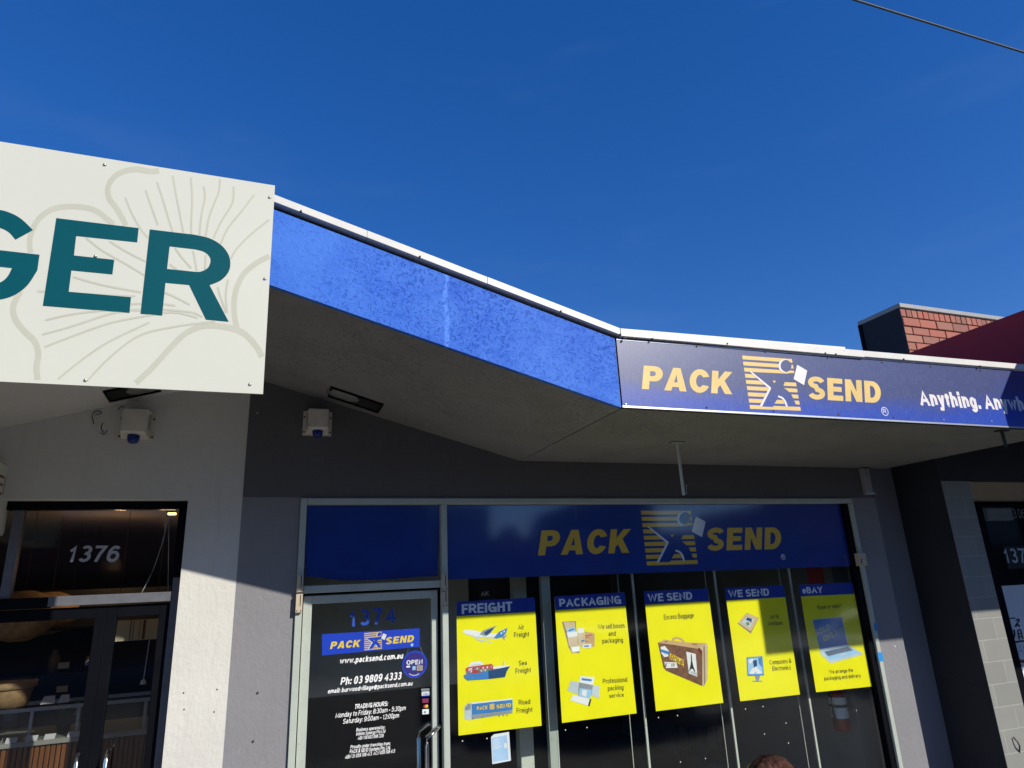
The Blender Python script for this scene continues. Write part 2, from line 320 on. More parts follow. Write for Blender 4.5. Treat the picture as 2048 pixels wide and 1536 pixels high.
# ------------------------------------------------------------------ mesh building
class MB:
    def __init__(s): s.v = []; s.f = []; s.m = []; s.mats = []
    def mi(s, mat):
        if mat not in s.mats: s.mats.append(mat)
        return s.mats.index(mat)
    def box(s, x0, x1, y0, y1, z0, z1, mat):
        if x0 > x1: x0, x1 = x1, x0
        if y0 > y1: y0, y1 = y1, y0
        if z0 > z1: z0, z1 = z1, z0
        b = len(s.v); s.v += [(x, y, z) for x in (x0, x1) for y in (y0, y1) for z in (z0, z1)]
        k = s.mi(mat)
        for q in ((0, 1, 3, 2), (4, 6, 7, 5), (0, 4, 5, 1), (2, 3, 7, 6), (0, 2, 6, 4), (1, 5, 7, 3)):
            s.f.append(tuple(b + i for i in q)); s.m.append(k)
        return s
    def hexa(s, a, b_, mat):                         # two matching quads, front and back
        b = len(s.v); s.v += [tuple(p) for p in a] + [tuple(p) for p in b_]; k = s.mi(mat); n = len(a)
        s.f.append(tuple(range(b, b + n))); s.m.append(k)
        s.f.append(tuple(range(b + 2 * n - 1, b + n - 1, -1))); s.m.append(k)
        for i in range(n):
            j = (i + 1) % n; s.f.append((b + i, b + n + i, b + n + j, b + j)); s.m.append(k)
        return s
    def poly(s, pts, mat, holes=()):                 # planar polygon with optional holes
        loops = [[Vector(p) for p in pts]] + [[Vector(p) for p in h] for h in holes]
        b = len(s.v); s.v += [tuple(p) for l in loops for p in l]; k = s.mi(mat)
        for t in tessellate_polygon(loops): s.f.append(tuple(b + i for i in t)); s.m.append(k)
        return s
    def slab(s, pts, off, mat, holes=()):            # polygon (with holes) given thickness: front face at pts, back at pts + off
        off = Vector(off)
        s.poly(pts, mat, holes); s.poly([Vector(p) + off for p in pts], mat, [[Vector(p) + off for p in h] for h in holes])
        k = s.mi(mat)
        for l in [pts] + list(holes):
            b = len(s.v); n = len(l); s.v += [tuple(p) for p in l] + [tuple(Vector(p) + off) for p in l]
            for i in range(n): s.f.append((b + i, b + (i + 1) % n, b + n + (i + 1) % n, b + n + i)); s.m.append(k)
        return s
    def tube(s, path, r, mat, n=8, cap=True):
        path = [Vector(p) for p in path]; rs = r if isinstance(r, (list, tuple)) else [r] * len(path); k = s.mi(mat); b = len(s.v)
        up = Vector((0, 0, 1))
        for i, p in enumerate(path):
            d = (path[min(i + 1, len(path) - 1)] - path[max(i - 1, 0)]).normalized()
            a = d.cross(up) if abs(d.dot(up)) < .95 else d.cross(Vector((1, 0, 0))); a.normalize(); c = d.cross(a)
            for j in range(n):
                t = 2 * pi * j / n; s.v.append(tuple(p + (a * cos(t) + c * sin(t)) * rs[i]))
        for i in range(len(path) - 1):
            for j in range(n):
                q = (j + 1) % n; s.f.append((b + i * n + j, b + i * n + q, b + (i + 1) * n + q, b + (i + 1) * n + j)); s.m.append(k)
        if cap:
            s.f.append(tuple(b + j for j in range(n - 1, -1, -1))); s.m.append(k)
            e = b + (len(path) - 1) * n; s.f.append(tuple(e + j for j in range(n))); s.m.append(k)
        return s
    def lathe(s, c, prof, mat, n=24, axis='z'):
        k = s.mi(mat); b = len(s.v); c = Vector(c)
        for r, h in prof:
            for j in range(n):
                t = 2 * pi * j / n
                q = {'z': Vector((r * cos(t), r * sin(t), h)), 'y': Vector((r * cos(t), h, r * sin(t)))}[axis]
                s.v.append(tuple(c + q))
        for i in range(len(prof) - 1):
            for j in range(n):
                q = (j + 1) % n; s.f.append((b + i * n + j, b + i * n + q, b + (i + 1) * n + q, b + (i + 1) * n + j)); s.m.append(k)
        return s
    def build(s, name, parent=None, smooth=False, bevel=0, origin=None):
        if parent is not None: o3 = Vector(parent['_o'])
        elif origin is not None: o3 = Vector(origin)
        else:
            xs = list(zip(*s.v)); o3 = Vector(((min(xs[0]) + max(xs[0])) / 2, (min(xs[1]) + max(xs[1])) / 2, min(xs[2])))
        me = bpy.data.meshes.new(name); me.from_pydata([tuple(Vector(p) - o3) for p in s.v], [], s.f)
        for m in s.mats: me.materials.append(m)
        me.polygons.foreach_set('material_index', s.m)
        if smooth: me.polygons.foreach_set('use_smooth', [True] * len(me.polygons))
        me.update()
        o = bpy.data.objects.new(name, me); COL.objects.link(o)
        if parent is not None: o.parent = parent
        else: o.location = o3
        o['_o'] = tuple(o3)
        if bevel:
            bv = o.modifiers.new('bevel', 'BEVEL'); bv.width = bevel; bv.segments = 2; bv.limit_method = 'ANGLE'; bv.angle_limit = radians(40)
        return o
def thing(name, label, cat, loc, group=None):
    o = bpy.data.objects.new(name, None); COL.objects.link(o); o.location = loc; o['_o'] = tuple(loc); o.empty_display_size = .1
    return tag(o, label, cat, group)
def tag(o, label, cat, group=None):
    o['label'] = label; o['category'] = cat
    if group: o['group'] = group
    return o
def struct(o): o['kind'] = 'structure'; return o

# ------------------------------------------------------------------ lettering: a drawn stroke alphabet
def a(cx, cy, rx, ry, a0, a1, n=None):
    n = n or max(3, int(abs(a1 - a0) / 16))
    return [(cx + rx * cos(radians(a0 + (a1 - a0) * i / n)), cy + ry * sin(radians(a0 + (a1 - a0) * i / n))) for i in range(n + 1)]
XH = .70; h2 = XH / 2
def lo(n=None): return a(.5, h2, .5, h2, 0, 360)
GL = {
 'A': (.95, [[(0, 0), (.5, 1), (1, 0)], [(.2, .3), (.8, .3)]]),
 'B': (.8, [[(0, 0), (0, 1), (.55, 1)] + a(.58, .76, .36, .24, 90, -90) + [(0, .52)], [(.5, .52)] + a(.58, .26, .42, .26, 90, -90) + [(0, 0)]]),
 'C': (.92, [a(.5, .5, .5, .5, 42, 318)]), 'D': (.88, [[(0, 0), (0, 1), (.4, 1)] + a(.45, .5, .55, .5, 90, -90) + [(0, 0)]]),
 'E': (.74, [[(1, 1), (0, 1), (0, 0), (1, 0)], [(0, .52), (.92, .52)]]), 'F': (.7, [[(1, 1), (0, 1), (0, 0)], [(0, .5), (.88, .5)]]),
 'G': (.98, [a(.5, .5, .5, .5, 42, 360) , [(.55, .46), (1, .46), (1, 0)]]), 'H': (.86, [[(0, 0), (0, 1)], [(1, 0), (1, 1)], [(0, .52), (1, .52)]]),
 'I': (.3, [[(.5, 0), (.5, 1)]]), 'J': (.6, [[(1, 1), (1, .35)] + a(.5, .35, .5, .35, 0, -170)]), 'K': (.88, [[(0, 0), (0, 1)], [(.95, 1), (.02, .36)], [(.34, .58), (1, 0)]]),
 'L': (.68, [[(0, 1), (0, 0), (1, 0)]]), 'M': (1.02, [[(0, 0), (0, 1), (.5, .1), (1, 1), (1, 0)]]), 'N': (.88, [[(0, 0), (0, 1), (1, 0), (1, 1)]]),
 'O': (1.0, [a(.5, .5, .5, .5, 90, 450)]), 'P': (.82, [[(0, 0), (0, 1), (.55, 1)] + a(.56, .73, .44, .27, 90, -90) + [(0, .46)]]),
 'R': (.86, [[(0, 0), (0, 1), (.55, 1)] + a(.56, .73, .42, .27, 90, -90) + [(0, .46)], [(.52, .46), (1, 0)]]),
 'S': (.84, [a(.5, .75, .45, .25, 22, 262) + a(.5, .25, .5, .25, 82, -158)]), 'T': (.78, [[(0, 1), (1, 1)], [(.5, 1), (.5, 0)]]),
 'U': (.86, [[(0, 1), (0, .4)] + a(.5, .4, .5, .4, 180, 360) + [(1, 1)]]), 'V': (.88, [[(0, 1), (.5, 0), (1, 1)]]), 'W': (1.3, [[(0, 1), (.25, 0), (.5, 1), (.75, 0), (1, 1)]]),
 'X': (.88, [[(0, 0), (1, 1)], [(0, 1), (1, 0)]]), 'Y': (.88, [[(0, 1), (.5, .42), (1, 1)], [(.5, .45), (.5, 0)]]), 'Z': (.8, [[(0, 1), (1, 1), (0, 0), (1, 0)]]),
 '0': (.72, [a(.5, .5, .5, .5, 90, 450)]), '1': (.5, [[(.1, .74), (.3, .78), (.62, 1), (.62, 0)]]),
 '2': (.72, [a(.5, .71, .47, .29, 165, -30) + [(.0, 0), (1, 0)]]), '3': (.72, [a(.48, .755, .44, .245, 150, -80) + a(.48, .265, .5, .265, 80, -152)]),
 '4': (.76, [[(.78, 0), (.78, 1), (0, .27), (1, .27)]]), '5': (.72, [[(.92, 1), (.16, 1), (.06, .5)] + a(.48, .33, .5, .33, 135, -150)]),
 '6': (.74, [a(.5, .31, .5, .31, 90, 450), a(.56, .5, .56, .5, 192, 48)]), '7': (.7, [[(0, 1), (1, 1), (.55, .5), (.32, 0)]]),
 '8': (.74, [a(.5, .76, .43, .24, -90, 270), a(.5, .26, .5, .26, 90, 450)]), '9': (.74, [a(.5, .69, .5, .31, -90, 270), a(.44, .5, .56, .5, 12, -132)]),
 'a': (.66, [a(.5, .46, .42, .24, 155, 20) + [(.93, .4), (.93, 0)], a(.45, .2, .45, .2, 40, 320)]),
 'b': (.68, [[(0, 0), (0, 1)], lo()]), 'c': (.62, [a(.5, h2, .5, h2, 48, 312)]), 'd': (.68, [[(1, 0), (1, 1)], lo()]),
 'e': (.66, [[(0, h2), (1, h2)] + a(.5, h2, .5, h2, 10, 318)]), 'f': (.42, [a(.85, .8, .5, .2, 85, 180) + [(.35, 0)], [(0, XH), (.9, XH)]]),
 'g': (.68, [lo(), [(1, XH), (1, -.03)] + a(.5, -.03, .5, .22, 0, -155)]), 'h': (.66, [[(0, 0), (0, 1)], [(0, .4)] + a(.5, .4, .5, .3, 175, 0) + [(1, 0)]]),
 'i': (.28, [[(.5, 0), (.5, XH)], [(.5, 1.02), (.5, 1.07)]]), 'j': (.3, [[(.5, XH), (.5, -.15)], [(.5, 1.02), (.5, 1.07)]]), 'k': (.66, [[(0, 0), (0, 1)], [(.9, XH), (.05, .26)], [(.36, .42), (1, 0)]]),
 'l': (.28, [[(.5, 0), (.5, 1)]]), 'm': (1.0, [[(0, 0), (0, XH)], [(0, .42)] + a(.25, .42, .25, .28, 175, 0) + [(.5, 0)], [(.5, .42)] + a(.75, .42, .25, .28, 175, 0) + [(1, 0)]]),
 'n': (.66, [[(0, 0), (0, XH)], [(0, .4)] + a(.5, .4, .5, .3, 175, 0) + [(1, 0)]]), 'o': (.68, [lo()]), 'p': (.68, [[(0, -.26), (0, XH)], lo()]), 'q': (.68, [[(1, -.26), (1, XH)], lo()]),
 'r': (.44, [[(0, 0), (0, XH)], [(0, .38)] + a(.75, .38, .75, .32, 170, 72)]), 's': (.6, [a(.5, .525, .44, .175, 25, 262) + a(.5, .18, .48, .18, 82, -155)]),
 't': (.42, [[(.42, .95), (.42, .17)] + a(.85, .17, .42, .17, 180, 280), [(0, XH), (.95, XH)]]), 'u': (.66, [[(0, XH), (0, .3)] + a(.5, .3, .5, .3, 180, 360), [(1, 0), (1, XH)]]),
 'v': (.64, [[(0, XH), (.5, 0), (1, XH)]]), 'w': (.94, [[(0, XH), (.25, 0), (.5, XH), (.75, 0), (1, XH)]]), 'x': (.64, [[(0, 0), (1, XH)], [(0, XH), (1, 0)]]),
 'y': (.64, [[(0, XH), (.52, .02)], [(1, XH), (.42, -.25), (.1, -.25)]]), 'z': (.6, [[(0, XH), (1, XH), (0, 0), (1, 0)]]),
 '.': (.28, [[(.5, 0), (.5, .05)]]), ',': (.28, [[(.6, .05), (.4, -.12)]]), ':': (.28, [[(.5, .05), (.5, .1)], [(.5, .58), (.5, .63)]]), '-': (.42, [[(0, .36), (1, .36)]]),
 '?': (.68, [a(.5, .74, .46, .26, 170, -40) + [(.5, .36), (.5, .28)], [(.5, 0), (.5, .05)]]),
 '&': (.92, [[(1, 0), (.25, .68)] + a(.45, .8, .26, .2, 200, -20) + [(.12, .36)] + a(.38, .22, .38, .22, 140, 290) + [(.95, .45)]]),
 '@': (1.05, [a(.5, .4, .5, .5, -40, -330) + [(.72, .2)], a(.5, .4, .2, .22, 0, 360)]),
}
def ribbon(pts, tx, ty, wd, ht, ext):
    """outline of one stroke drawn with an oval pen; pts already in glyph units"""
    p = []
    for q in pts:
        if not p or hypot(q[0] - p[-1][0], q[1] - p[-1][1]) > 1e-4: p.append(q)
    closed = len(p) > 3 and hypot(p[0][0] - p[-1][0], p[0][1] - p[-1][1]) < 1e-3
    if closed: p = p[:-1]
    n = len(p); l = []; r = []
    for i in range(n):
        A = p[i - 1] if (i > 0 or closed) else None; B = p[(i + 1) % n] if (i < n - 1 or closed) else None
        def u(s, e):
            dx, dy = (e[0] - s[0]) / tx, (e[1] - s[1]) / ty; d = hypot(dx, dy) or 1; return dx / d, dy / d
        d1 = u(A, p[i]) if A else u(p[i], B); d2 = u(p[i], B) if B else d1
        nx, ny = -(d1[1] + d2[1]), d1[0] + d2[0]; d = hypot(nx, ny)
        if d < .35: nx, ny, k = -d1[1], d1[0], 1.0
        else: nx /= d; ny /= d; k = min(1.7, 1 / max(.3, nx * -d1[1] + ny * d1[0]))
        ox, oy = 0, 0
        if ext and not closed:
            if A is None: ox, oy = -d2[0] * .5, -d2[1] * .5
            if B is None: ox, oy = d1[0] * .5, d1[1] * .5
        l.append((p[i][0] + (nx * k * .5 + ox) * tx, p[i][1] + (ny * k * .5 + oy) * ty))
        r.append((p[i][0] + (-nx * k * .5 + ox) * tx, p[i][1] + (-ny * k * .5 + oy) * ty))
    quads = [(l[i], l[(i + 1) % n], r[(i + 1) % n], r[i]) for i in range(n if closed else n - 1)]
    return quads
def layout(s, tx, ty, slant=0, track=.13, wide=1.0):
    """quads of a line of text in units of the cap height, and its width"""
    x = 0; out = []; k = 0
    for ch in s:
        if ch == ' ': x += .34; continue
        w, st = GL[ch]; w = max(w, tx + (.16 if w < .5 else .3)) if w > .31 else max(tx * 1.15, .16)
        ys = [ty / 2 + q[1] * (1 - ty) if q[1] >= 0 else ty / 2 + q[1] for s_ in st for q in s_]
        y0, y1 = min(ys) - ty / 2, max(ys) + ty / 2
        if ch in '.:i': y1 = max(y1, 0)
        for s_ in st:
            pts = [(tx / 2 + q[0] * max(w - tx, 0), ty / 2 + q[1] * (1 - ty) if q[1] >= 0 else ty / 2 + q[1]) for q in s_]
            ext = len(s_) <= 8
            for q in ribbon(pts, tx, ty, w, 1, ext):
                out.append(([(x + vx, min(max(vy, y0), y1)) for vx, vy in q], k)); k += 1
        x += w + track; k = 0
    width = x - track
    return [([(qx + slant * qy, qy) for qx, qy in q], kk) for q, kk in out], width
def text(mb, s, pl, pr, hp, y, mat, tx=.16, ty=.15, slant=0, track=.13, wide=1.0, plane=P):
    """a line of text whose baseline runs from pixel pl to pr of the photograph on the plane y, caps hp pixels high"""
    q, w = layout(s, tx, ty, slant, track, wide)
    A = plane(pl[0], pl[1], y); B = plane(pr[0], pr[1], y); T = plane(pl[0], pl[1] - hp, y)
    h = (T - A).length; e = (B - A); Ln = e.length; e.normalize()
    nrm = RT.cross(UP) if plane is P else None
    up = Vector((0, 0, 1)); up = (up - e * up.dot(e)).normalized()
    out = e.cross(up).normalized(); out = out if out.dot(CAM - A) > 0 else -out
    sx = Ln / w; k = mb.mi(mat)
    for pts, kk in q:
        b = len(mb.v); mb.v += [tuple(A + e * (u * sx) + up * (v * h) + out * (.00002 * kk)) for u, v in pts]
        mb.f.append((b, b + 1, b + 2, b + 3)); mb.m.append(k)
HV = {
 'P': (.88, [[(0, 0), (0, 1), (.52, 1)] + a(.52, .675, .36, .325, 90, -90)[1:] + [(.31, .35), (.31, 0)], [(.31, .57), (.31, .78), (.46, .78)] + a(.46, .675, .10, .105, 90, -90)[1:]]),
 'A': (1.02, [[(0, 0), (.34, 1), (.68, 1), (1.02, 0), (.70, 0), (.645, .17), (.365, .17), (.31, 0)], [(.425, .37), (.585, .37), (.508, .70)]]),
 'C': (.93, [a(.48, .5, .48, .52, 24, 336, 26) + [(.62, .335)] + a(.48, .5, .175, .27, 322, 38, 20) + [(.62, .665)]]),
 'K': (1.0, [[(0, 0), (0, 1), (.31, 1), (.31, .62), (.62, 1), (.99, 1), (.62, .585), (1.02, 0), (.66, 0), (.42, .37), (.31, .25), (.31, 0)]]),
 'E': (.80, [[(0, 0), (0, 1), (.79, 1), (.79, .77), (.31, .77), (.31, .62), (.74, .62), (.74, .40), (.31, .40), (.31, .23), (.81, .23), (.81, 0)]]),
 'N': (.90, [[(0, 0), (0, 1), (.32, 1), (.60, .46), (.60, 1), (.90, 1), (.90, 0), (.58, 0), (.30, .55), (.30, 0)]]),
 'D': (.90, [[(0, 0), (0, 1), (.42, 1)] + a(.42, .5, .48, .5, 90, -90, 16)[1:], [(.31, .23), (.31, .77), (.40, .77)] + a(.40, .5, .185, .27, 90, -90, 14)[1:]]),
 'S': (.86, None)}
def heavy(mb, s, pl, pr, hp, y, mat, slant=.2, track=.11):
    A = P(pl[0], pl[1], y); B = P(pr[0], pr[1], y); h = (P(pl[0], pl[1] - hp, y) - A).length; e = B - A; Ln = e.length; e.normalize()
    up = Vector((0, 0, 1)); up = (up - e * up.dot(e)).normalized(); w = sum(HV[c][0] + track for c in s) - track; sx = Ln / w; x = 0
    for c in s:
        if c == 'S':
            st = a(.43, .745, .30, .165, 12, 262, 12) + a(.43, .265, .30, .17, 82, -168, 12)
            k = mb.mi(mat)
            for n_, q in enumerate(ribbon(st, .26, .215, 1, 1, False)):
                b = len(mb.v); mb.v += [tuple(A + e * ((x + u + slant * v) * sx) + up * (v * h) - Vector((0, .00002 * n_, 0))) for u, v in q]; mb.f.append((b, b + 1, b + 2, b + 3)); mb.m.append(k)
        else:
            lp = [[A + e * ((x + u + slant * v) * sx) + up * (v * h) for u, v in l] for l in HV[c][1]]
            mb.poly(lp[0], mat, lp[1:])
        x += HV[c][0] + track
def gpoly(mb, pts, y, mat, fn=None, dy=0.0):         # flat printed shape traced on the plane y
    mb.poly([P(*(fn(*p) if fn else p), y) - Vector((0, dy, 0)) for p in pts], mat)
def spline(pts, n=6):
    out = []
    for i in range(len(pts) - 1):
        p0, p1, p2, p3 = pts[max(i - 1, 0)], pts[i], pts[i + 1], pts[min(i + 2, len(pts) - 1)]
        for j in range(n):
            t = j / n
            out.append(tuple(.5 * (2 * p1[c] + (p2[c] - p0[c]) * t + (2 * p0[c] - 5 * p1[c] + 4 * p2[c] - p3[c]) * t * t + (3 * p1[c] - p0[c] - 3 * p2[c] + p3[c]) * t ** 3) for c in (0, 1)))
    out.append(pts[-1]); return out
def stroke(mb, pts, width, y, mat, fn, dy=0, n=6):   # a drawn line of even width on the plane y (traced points)
    q = spline(pts, n) if n > 1 else pts
    k = mb.mi(mat); l = []; N_ = len(q)
    for i in range(N_):
        A = q[max(i - 1, 0)]; B = q[min(i + 1, N_ - 1)]; d = hypot(B[0] - A[0], B[1] - A[1]) or 1
        nx, ny = -(B[1] - A[1]) / d * width / 2, (B[0] - A[0]) / d * width / 2
        l.append((P(*fn(q[i][0] + nx, q[i][1] + ny), y) - Vector((0, dy, 0)), P(*fn(q[i][0] - nx, q[i][1] - ny), y) - Vector((0, dy, 0))))
    for i in range(N_ - 1):
        b = len(mb.v); mb.v += [tuple(l[i][0]), tuple(l[i + 1][0]), tuple(l[i + 1][1]), tuple(l[i][1])]
        mb.f.append((b, b + 1, b + 2, b + 3)); mb.m.append(k)
def disc(mb, c, r, y, mat, dy=0, n=28, rin=0, a0=0, a1=360):
    c = Vector(c) - Vector((0, dy, 0))
    o = [c + Vector((r * cos(radians(a0 + (a1 - a0) * i / n)), 0, r * sin(radians(a0 + (a1 - a0) * i / n)))) for i in range(n + 1)]
    k = mb.mi(mat)
    if rin:
        q = [c + (p - c) * (rin / r) for p in o]
        for i in range(n):
            b = len(mb.v); mb.v += [tuple(o[i]), tuple(o[i + 1]), tuple(q[i + 1]), tuple(q[i])]; mb.f.append((b, b + 1, b + 2, b + 3)); mb.m.append(k)
    else:
        mb.poly(o[:-1] if a1 - a0 == 360 else o, mat)

# ================================================================== THE SETTING
struct(MB().box(-400, 400, -400, 400, -.6, -.14, M_grass).build('ground'))
struct(MB().box(-60, 5.2, -2.6, .0, -.3, 0, M_path).build('footpath'))
struct(MB().box(5.201, 60, -2.6, .0, -.3, -.002, M_darkpath).build('footpath'))  # dark paving added here to cut light bounced onto the block pier
struct(MB().box(-60, 60, -5.199, -2.601, -.3, -.003, M_darkpath).build('footpath'))
struct(MB().box(-60, 60, -5.36, -5.2, -.3, .002, M_kerb).build('kerb', bevel=.02))
struct(MB().box(-60, 60, -19.6, -5.36, -.3, -.13, M_asphalt).build('road'))
mb = MB()
for i in range(-10, 10): mb.box(i * 6, i * 6 + 2.6, -12.55, -12.43, -.14, -.126, M_roadpaint)
struct(mb.build('road_marking'))
struct(MB().box(-60, 60, -24, -19.6, -.3, .01, M_path).build('footpath'))

# ================================================================== SHOP BUILDINGS
XP = -.18                                            # party line between the first two shops
# ---- left shop
Y6 = .12
shopL = thing('shop_building', 'pale grey rendered shop front with number 1376 above black framed doors', 'shop', (-3.2, 3, 0))
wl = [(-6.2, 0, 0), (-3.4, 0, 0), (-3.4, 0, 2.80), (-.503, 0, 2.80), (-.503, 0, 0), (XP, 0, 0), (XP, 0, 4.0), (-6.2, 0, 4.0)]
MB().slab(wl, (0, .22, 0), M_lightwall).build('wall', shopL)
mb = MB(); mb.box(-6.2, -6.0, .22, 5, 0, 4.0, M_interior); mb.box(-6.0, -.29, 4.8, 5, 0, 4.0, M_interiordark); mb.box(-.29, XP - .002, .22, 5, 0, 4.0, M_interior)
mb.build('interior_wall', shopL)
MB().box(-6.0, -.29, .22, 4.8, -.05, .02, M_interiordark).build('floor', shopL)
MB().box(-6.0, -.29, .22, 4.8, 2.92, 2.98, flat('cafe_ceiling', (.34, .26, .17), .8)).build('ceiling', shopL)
MB().box(-6.2, XP - .002, .0, 5, 4.0, 4.06, M_roof).build('roof', shopL)
mb = MB()
mb.box(-3.398, -.505, Y6 - .02, Y6 + .05, 2.748, 2.798, M_blackframe)
mb.box(-.562, -.505, Y6 - .021, Y6 + .05, 2.236, 2.747, M_blackframe)
mb.box(-3.398, -3.33, Y6 - .02, Y6 + .05, 0, 2.747, M_blackframe)
mb.build('window_frame', shopL, bevel=.003)
mb = MB(); mb.box(-.556, -.505, Y6 - .022, Y6 + .05, 0, 2.32, M_greyalu); mb.box(-1.462, -1.412, Y6 - .015, Y6 + .05, 2.236, 2.747, M_greyalu)  # lower jamb in grey: its lit length put into the colour
mb.box(-1.21, -.557, Y6 - .03, Y6 + .05, 2.178, 2.235, M_greyalu)
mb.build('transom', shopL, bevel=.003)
MB().box(-3.32, -1.211, Y6 - .028, Y6 + .05, 2.17, 2.234, M_blackframe).build('transom', shopL, bevel=.003)  # same bar in black here: the sign board's shadow put into its colour
MB().box(-3.32, -.563, Y6 + .012, Y6 + .016, 2.236, 2.746, M_glass2).build('fanlight_pane', shopL)
def black_door(x0, x1, hx):
    d = MB()
    d.box(x0, x0 + .058, Y6 + .005, Y6 + .045, .02, 2.168, M_blackframe); d.box(x1 - .058, x1, Y6 + .005, Y6 + .045, .02, 2.168, M_blackframe)
    d.box(x0 + .058, x1 - .058, Y6 + .006, Y6 + .044, 2.10, 2.168, M_blackframe); d.box(x0 + .058, x1 - .058, Y6 + .006, Y6 + .044, .02, .14, M_blackframe)
    o = d.build('door', shopL, bevel=.003)
    MB().box(x0 + .058, x1 - .058, Y6 + .022, Y6 + .027, .14, 2.10, M_glass2).build('pane', o)
    z1 = 1.39
    MB().tube([(hx, Y6 + .005, z1 - .03), (hx, Y6 - .05, z1 - .02), (hx, Y6 - .075, z1 - .06), (hx, Y6 - .075, z1 - .5), (hx, Y6 - .05, z1 - .54), (hx, Y6 + .005, z1 - .53)], .013, M_chrome, 12).build('handle', o, smooth=True)
black_door(-.905, -.558, -.80); black_door(-1.75, -.905, -.945)
mb = MB(); text(mb, '1376', (133, 1124), (235, 1124), 33, Y6 + .011, flat('frosted_number', (.42, .42, .44), .6), .2, .17, .12, .12); mb.build('house_number', shopL)

# ---- middle shop
shopM = thing('shop_building', 'dark grey parcel shop front with blue banded window and number 1374 on its glass door', 'shop', (2.6, 3, 0))
wm = [(XP, 0, 0), (.183, 0, 0), (.183, 0, 2.805), (5.037, 0, 2.805), (5.037, 0, 0), (5.336, 0, 0), (5.336, 0, 4.0), (XP, 0, 4.0)]
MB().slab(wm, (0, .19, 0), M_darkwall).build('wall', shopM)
MB().box(XP + .001, 5.337, -.004, -.0005, 2.812, 4.0, M_bulkhead).build('bulkhead', shopM)
MB().box(5.30, 5.848, .191, .36, 0, 4.0, M_darkwall).build('wall', shopM)
MB().box(.183, 1.15, 0, .19, -.02, .03, M_path).build('threshold', shopM)
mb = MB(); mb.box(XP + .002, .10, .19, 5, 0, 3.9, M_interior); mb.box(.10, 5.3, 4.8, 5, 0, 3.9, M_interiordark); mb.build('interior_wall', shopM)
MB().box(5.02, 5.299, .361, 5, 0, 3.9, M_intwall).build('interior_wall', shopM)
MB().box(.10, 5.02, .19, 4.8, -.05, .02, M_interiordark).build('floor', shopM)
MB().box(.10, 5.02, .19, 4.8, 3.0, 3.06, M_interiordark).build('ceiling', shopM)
MB().box(XP + .002, 5.848, .0, 5, 4.0, 4.06, M_roof).build('roof', shopM)
mb = MB()                                            # aluminium shopfront frame
mb.box(.186, .228, -.022, .07, .0, 2.803, M_frame)
mb.box(.229, 5.034, -.020, .07, 2.762, 2.803, M_frame)
mb.box(1.155, 1.197, -.022, .07, .0, 2.761, M_frame)
mb.box(4.992, 5.034, -.022, .07, .0, 2.761, M_frame)
mb.build('window_frame', shopM, bevel=.003)
MB().box(4.935, 4.991, .0, .065, .35, 2.761, M_blackframe).build('glazing_bead', shopM)
MB().box(1.198, 4.991, -.015, .07, .0, .35, M_frame).build('window_sill', shopM, bevel=.004)
mb = MB(); mb.box(.229, 1.154, -.018, .06, 2.187, 2.234, M_frame); mb.build('transom', shopM, bevel=.003)
mb = MB(); mb.box(.229, 1.154, .03, .066, 2.172, 2.186, M_blackframe); mb.box(1.136, 1.154, .035, .066, .02, 2.171, M_blackframe); mb.build('dark_door_gap', shopM)  # black strips paint the dark gaps round the door
pane = MB().box(1.198, 4.934, .030, .035, .35, 2.761, M_glass).build('window_pane', shopM)
for px_, py_ in ((1131, 1460), (1174, 1455), (974, 1477), (925, 1482), (1317, 1435), (1355, 1431), (1491, 1418), (1526, 1413), (1713, 1421), (1577, 1486), (1411, 1517), (1361, 1524), (1572, 1446), (1529, 1468)):
    mb = MB(); disc(mb, P(px_, py_, .0292), .0042, .0292, M_offwhite, n=10); mb.build('glue_spot', pane)
MB().box(.229, 1.154, .028, .033, 2.235, 2.761, M_glass).build('fanlight_pane', shopM)
c2 = crop(560, 960, 5.12)
mb = MB(); gpoly(mb, [(276, 266), (1640, 262), (1612, 985), (1430, 990), (1290, 1003), (1130, 1015), (900, 1024), (700, 1028), (560, 1020), (470, 1008), (430, 1000), (340, 992), (262, 985)], .0362, M_vinylblue, c2)
bd = mb.build('window_film', shopM); bd['label'] = 'plain blue film over the door with a peeling wavy lower edge'
mb = MB(); mb.box(.229, 1.154, .24, .26, 2.235, 2.762, M_lightgrey); mb.build('backing_board', shopM)
door = MB(); DY0, DY1 = .035, .075
door.box(.236, .292, DY0, DY1, .03, 2.170, M_frame); door.box(1.092, 1.135, DY0, DY1, .03, 2.170, M_frame)
door.box(.292, 1.092, DY0 + .001, DY1 - .001, 2.118, 2.170, M_frame); door.box(.292, 1.092, DY0 + .001, DY1 - .001, .03, .20, M_frame)
door = door.build('door', shopM, bevel=.003)
MB().box(.292, 1.092, .052, .057, .20, 2.118, M_glass).build('pane', door)
def dhandle(y, s):
    A = P(874, 1452, .035); xh = P(853, 1475, -.06).x; z = A.z
    yb = y - s * .10
    MB().tube([(A.x + .02, y, z), (A.x + .0, y - s * .045, z), (A.x - .03, y - s * .085, z - .005), (xh, yb, z - .04), (xh, yb, z - .09), (xh, yb, z - .55), (xh + .02, yb + s * .02, z - .6), (A.x, y - s * .045, z - .63), (A.x + .02, y, z - .63)], .0145, M_chrome, 14).build('handle', door, smooth=True)
dhandle(.035, 1); dhandle(.075, -1)
mb = MB()
cw = crop(600, 1180, 4.315); YD = .0510
text(mb, '1374', cw(425, 318), cw(828, 283), 33, YD, M_numblue, .22, .18, 0, .2); mb.build('house_number', door)
DT = M_white; mb = MB()
def dl(s, x0, y0, x1, y1, hp, tx=.2, ty=.17, sl=.22, wide=.8, tr=.11): text(mb, s, cw(x0, y0), cw(x1, y1), hp / 4.315, YD, DT, tx, ty, sl, tr, wide)
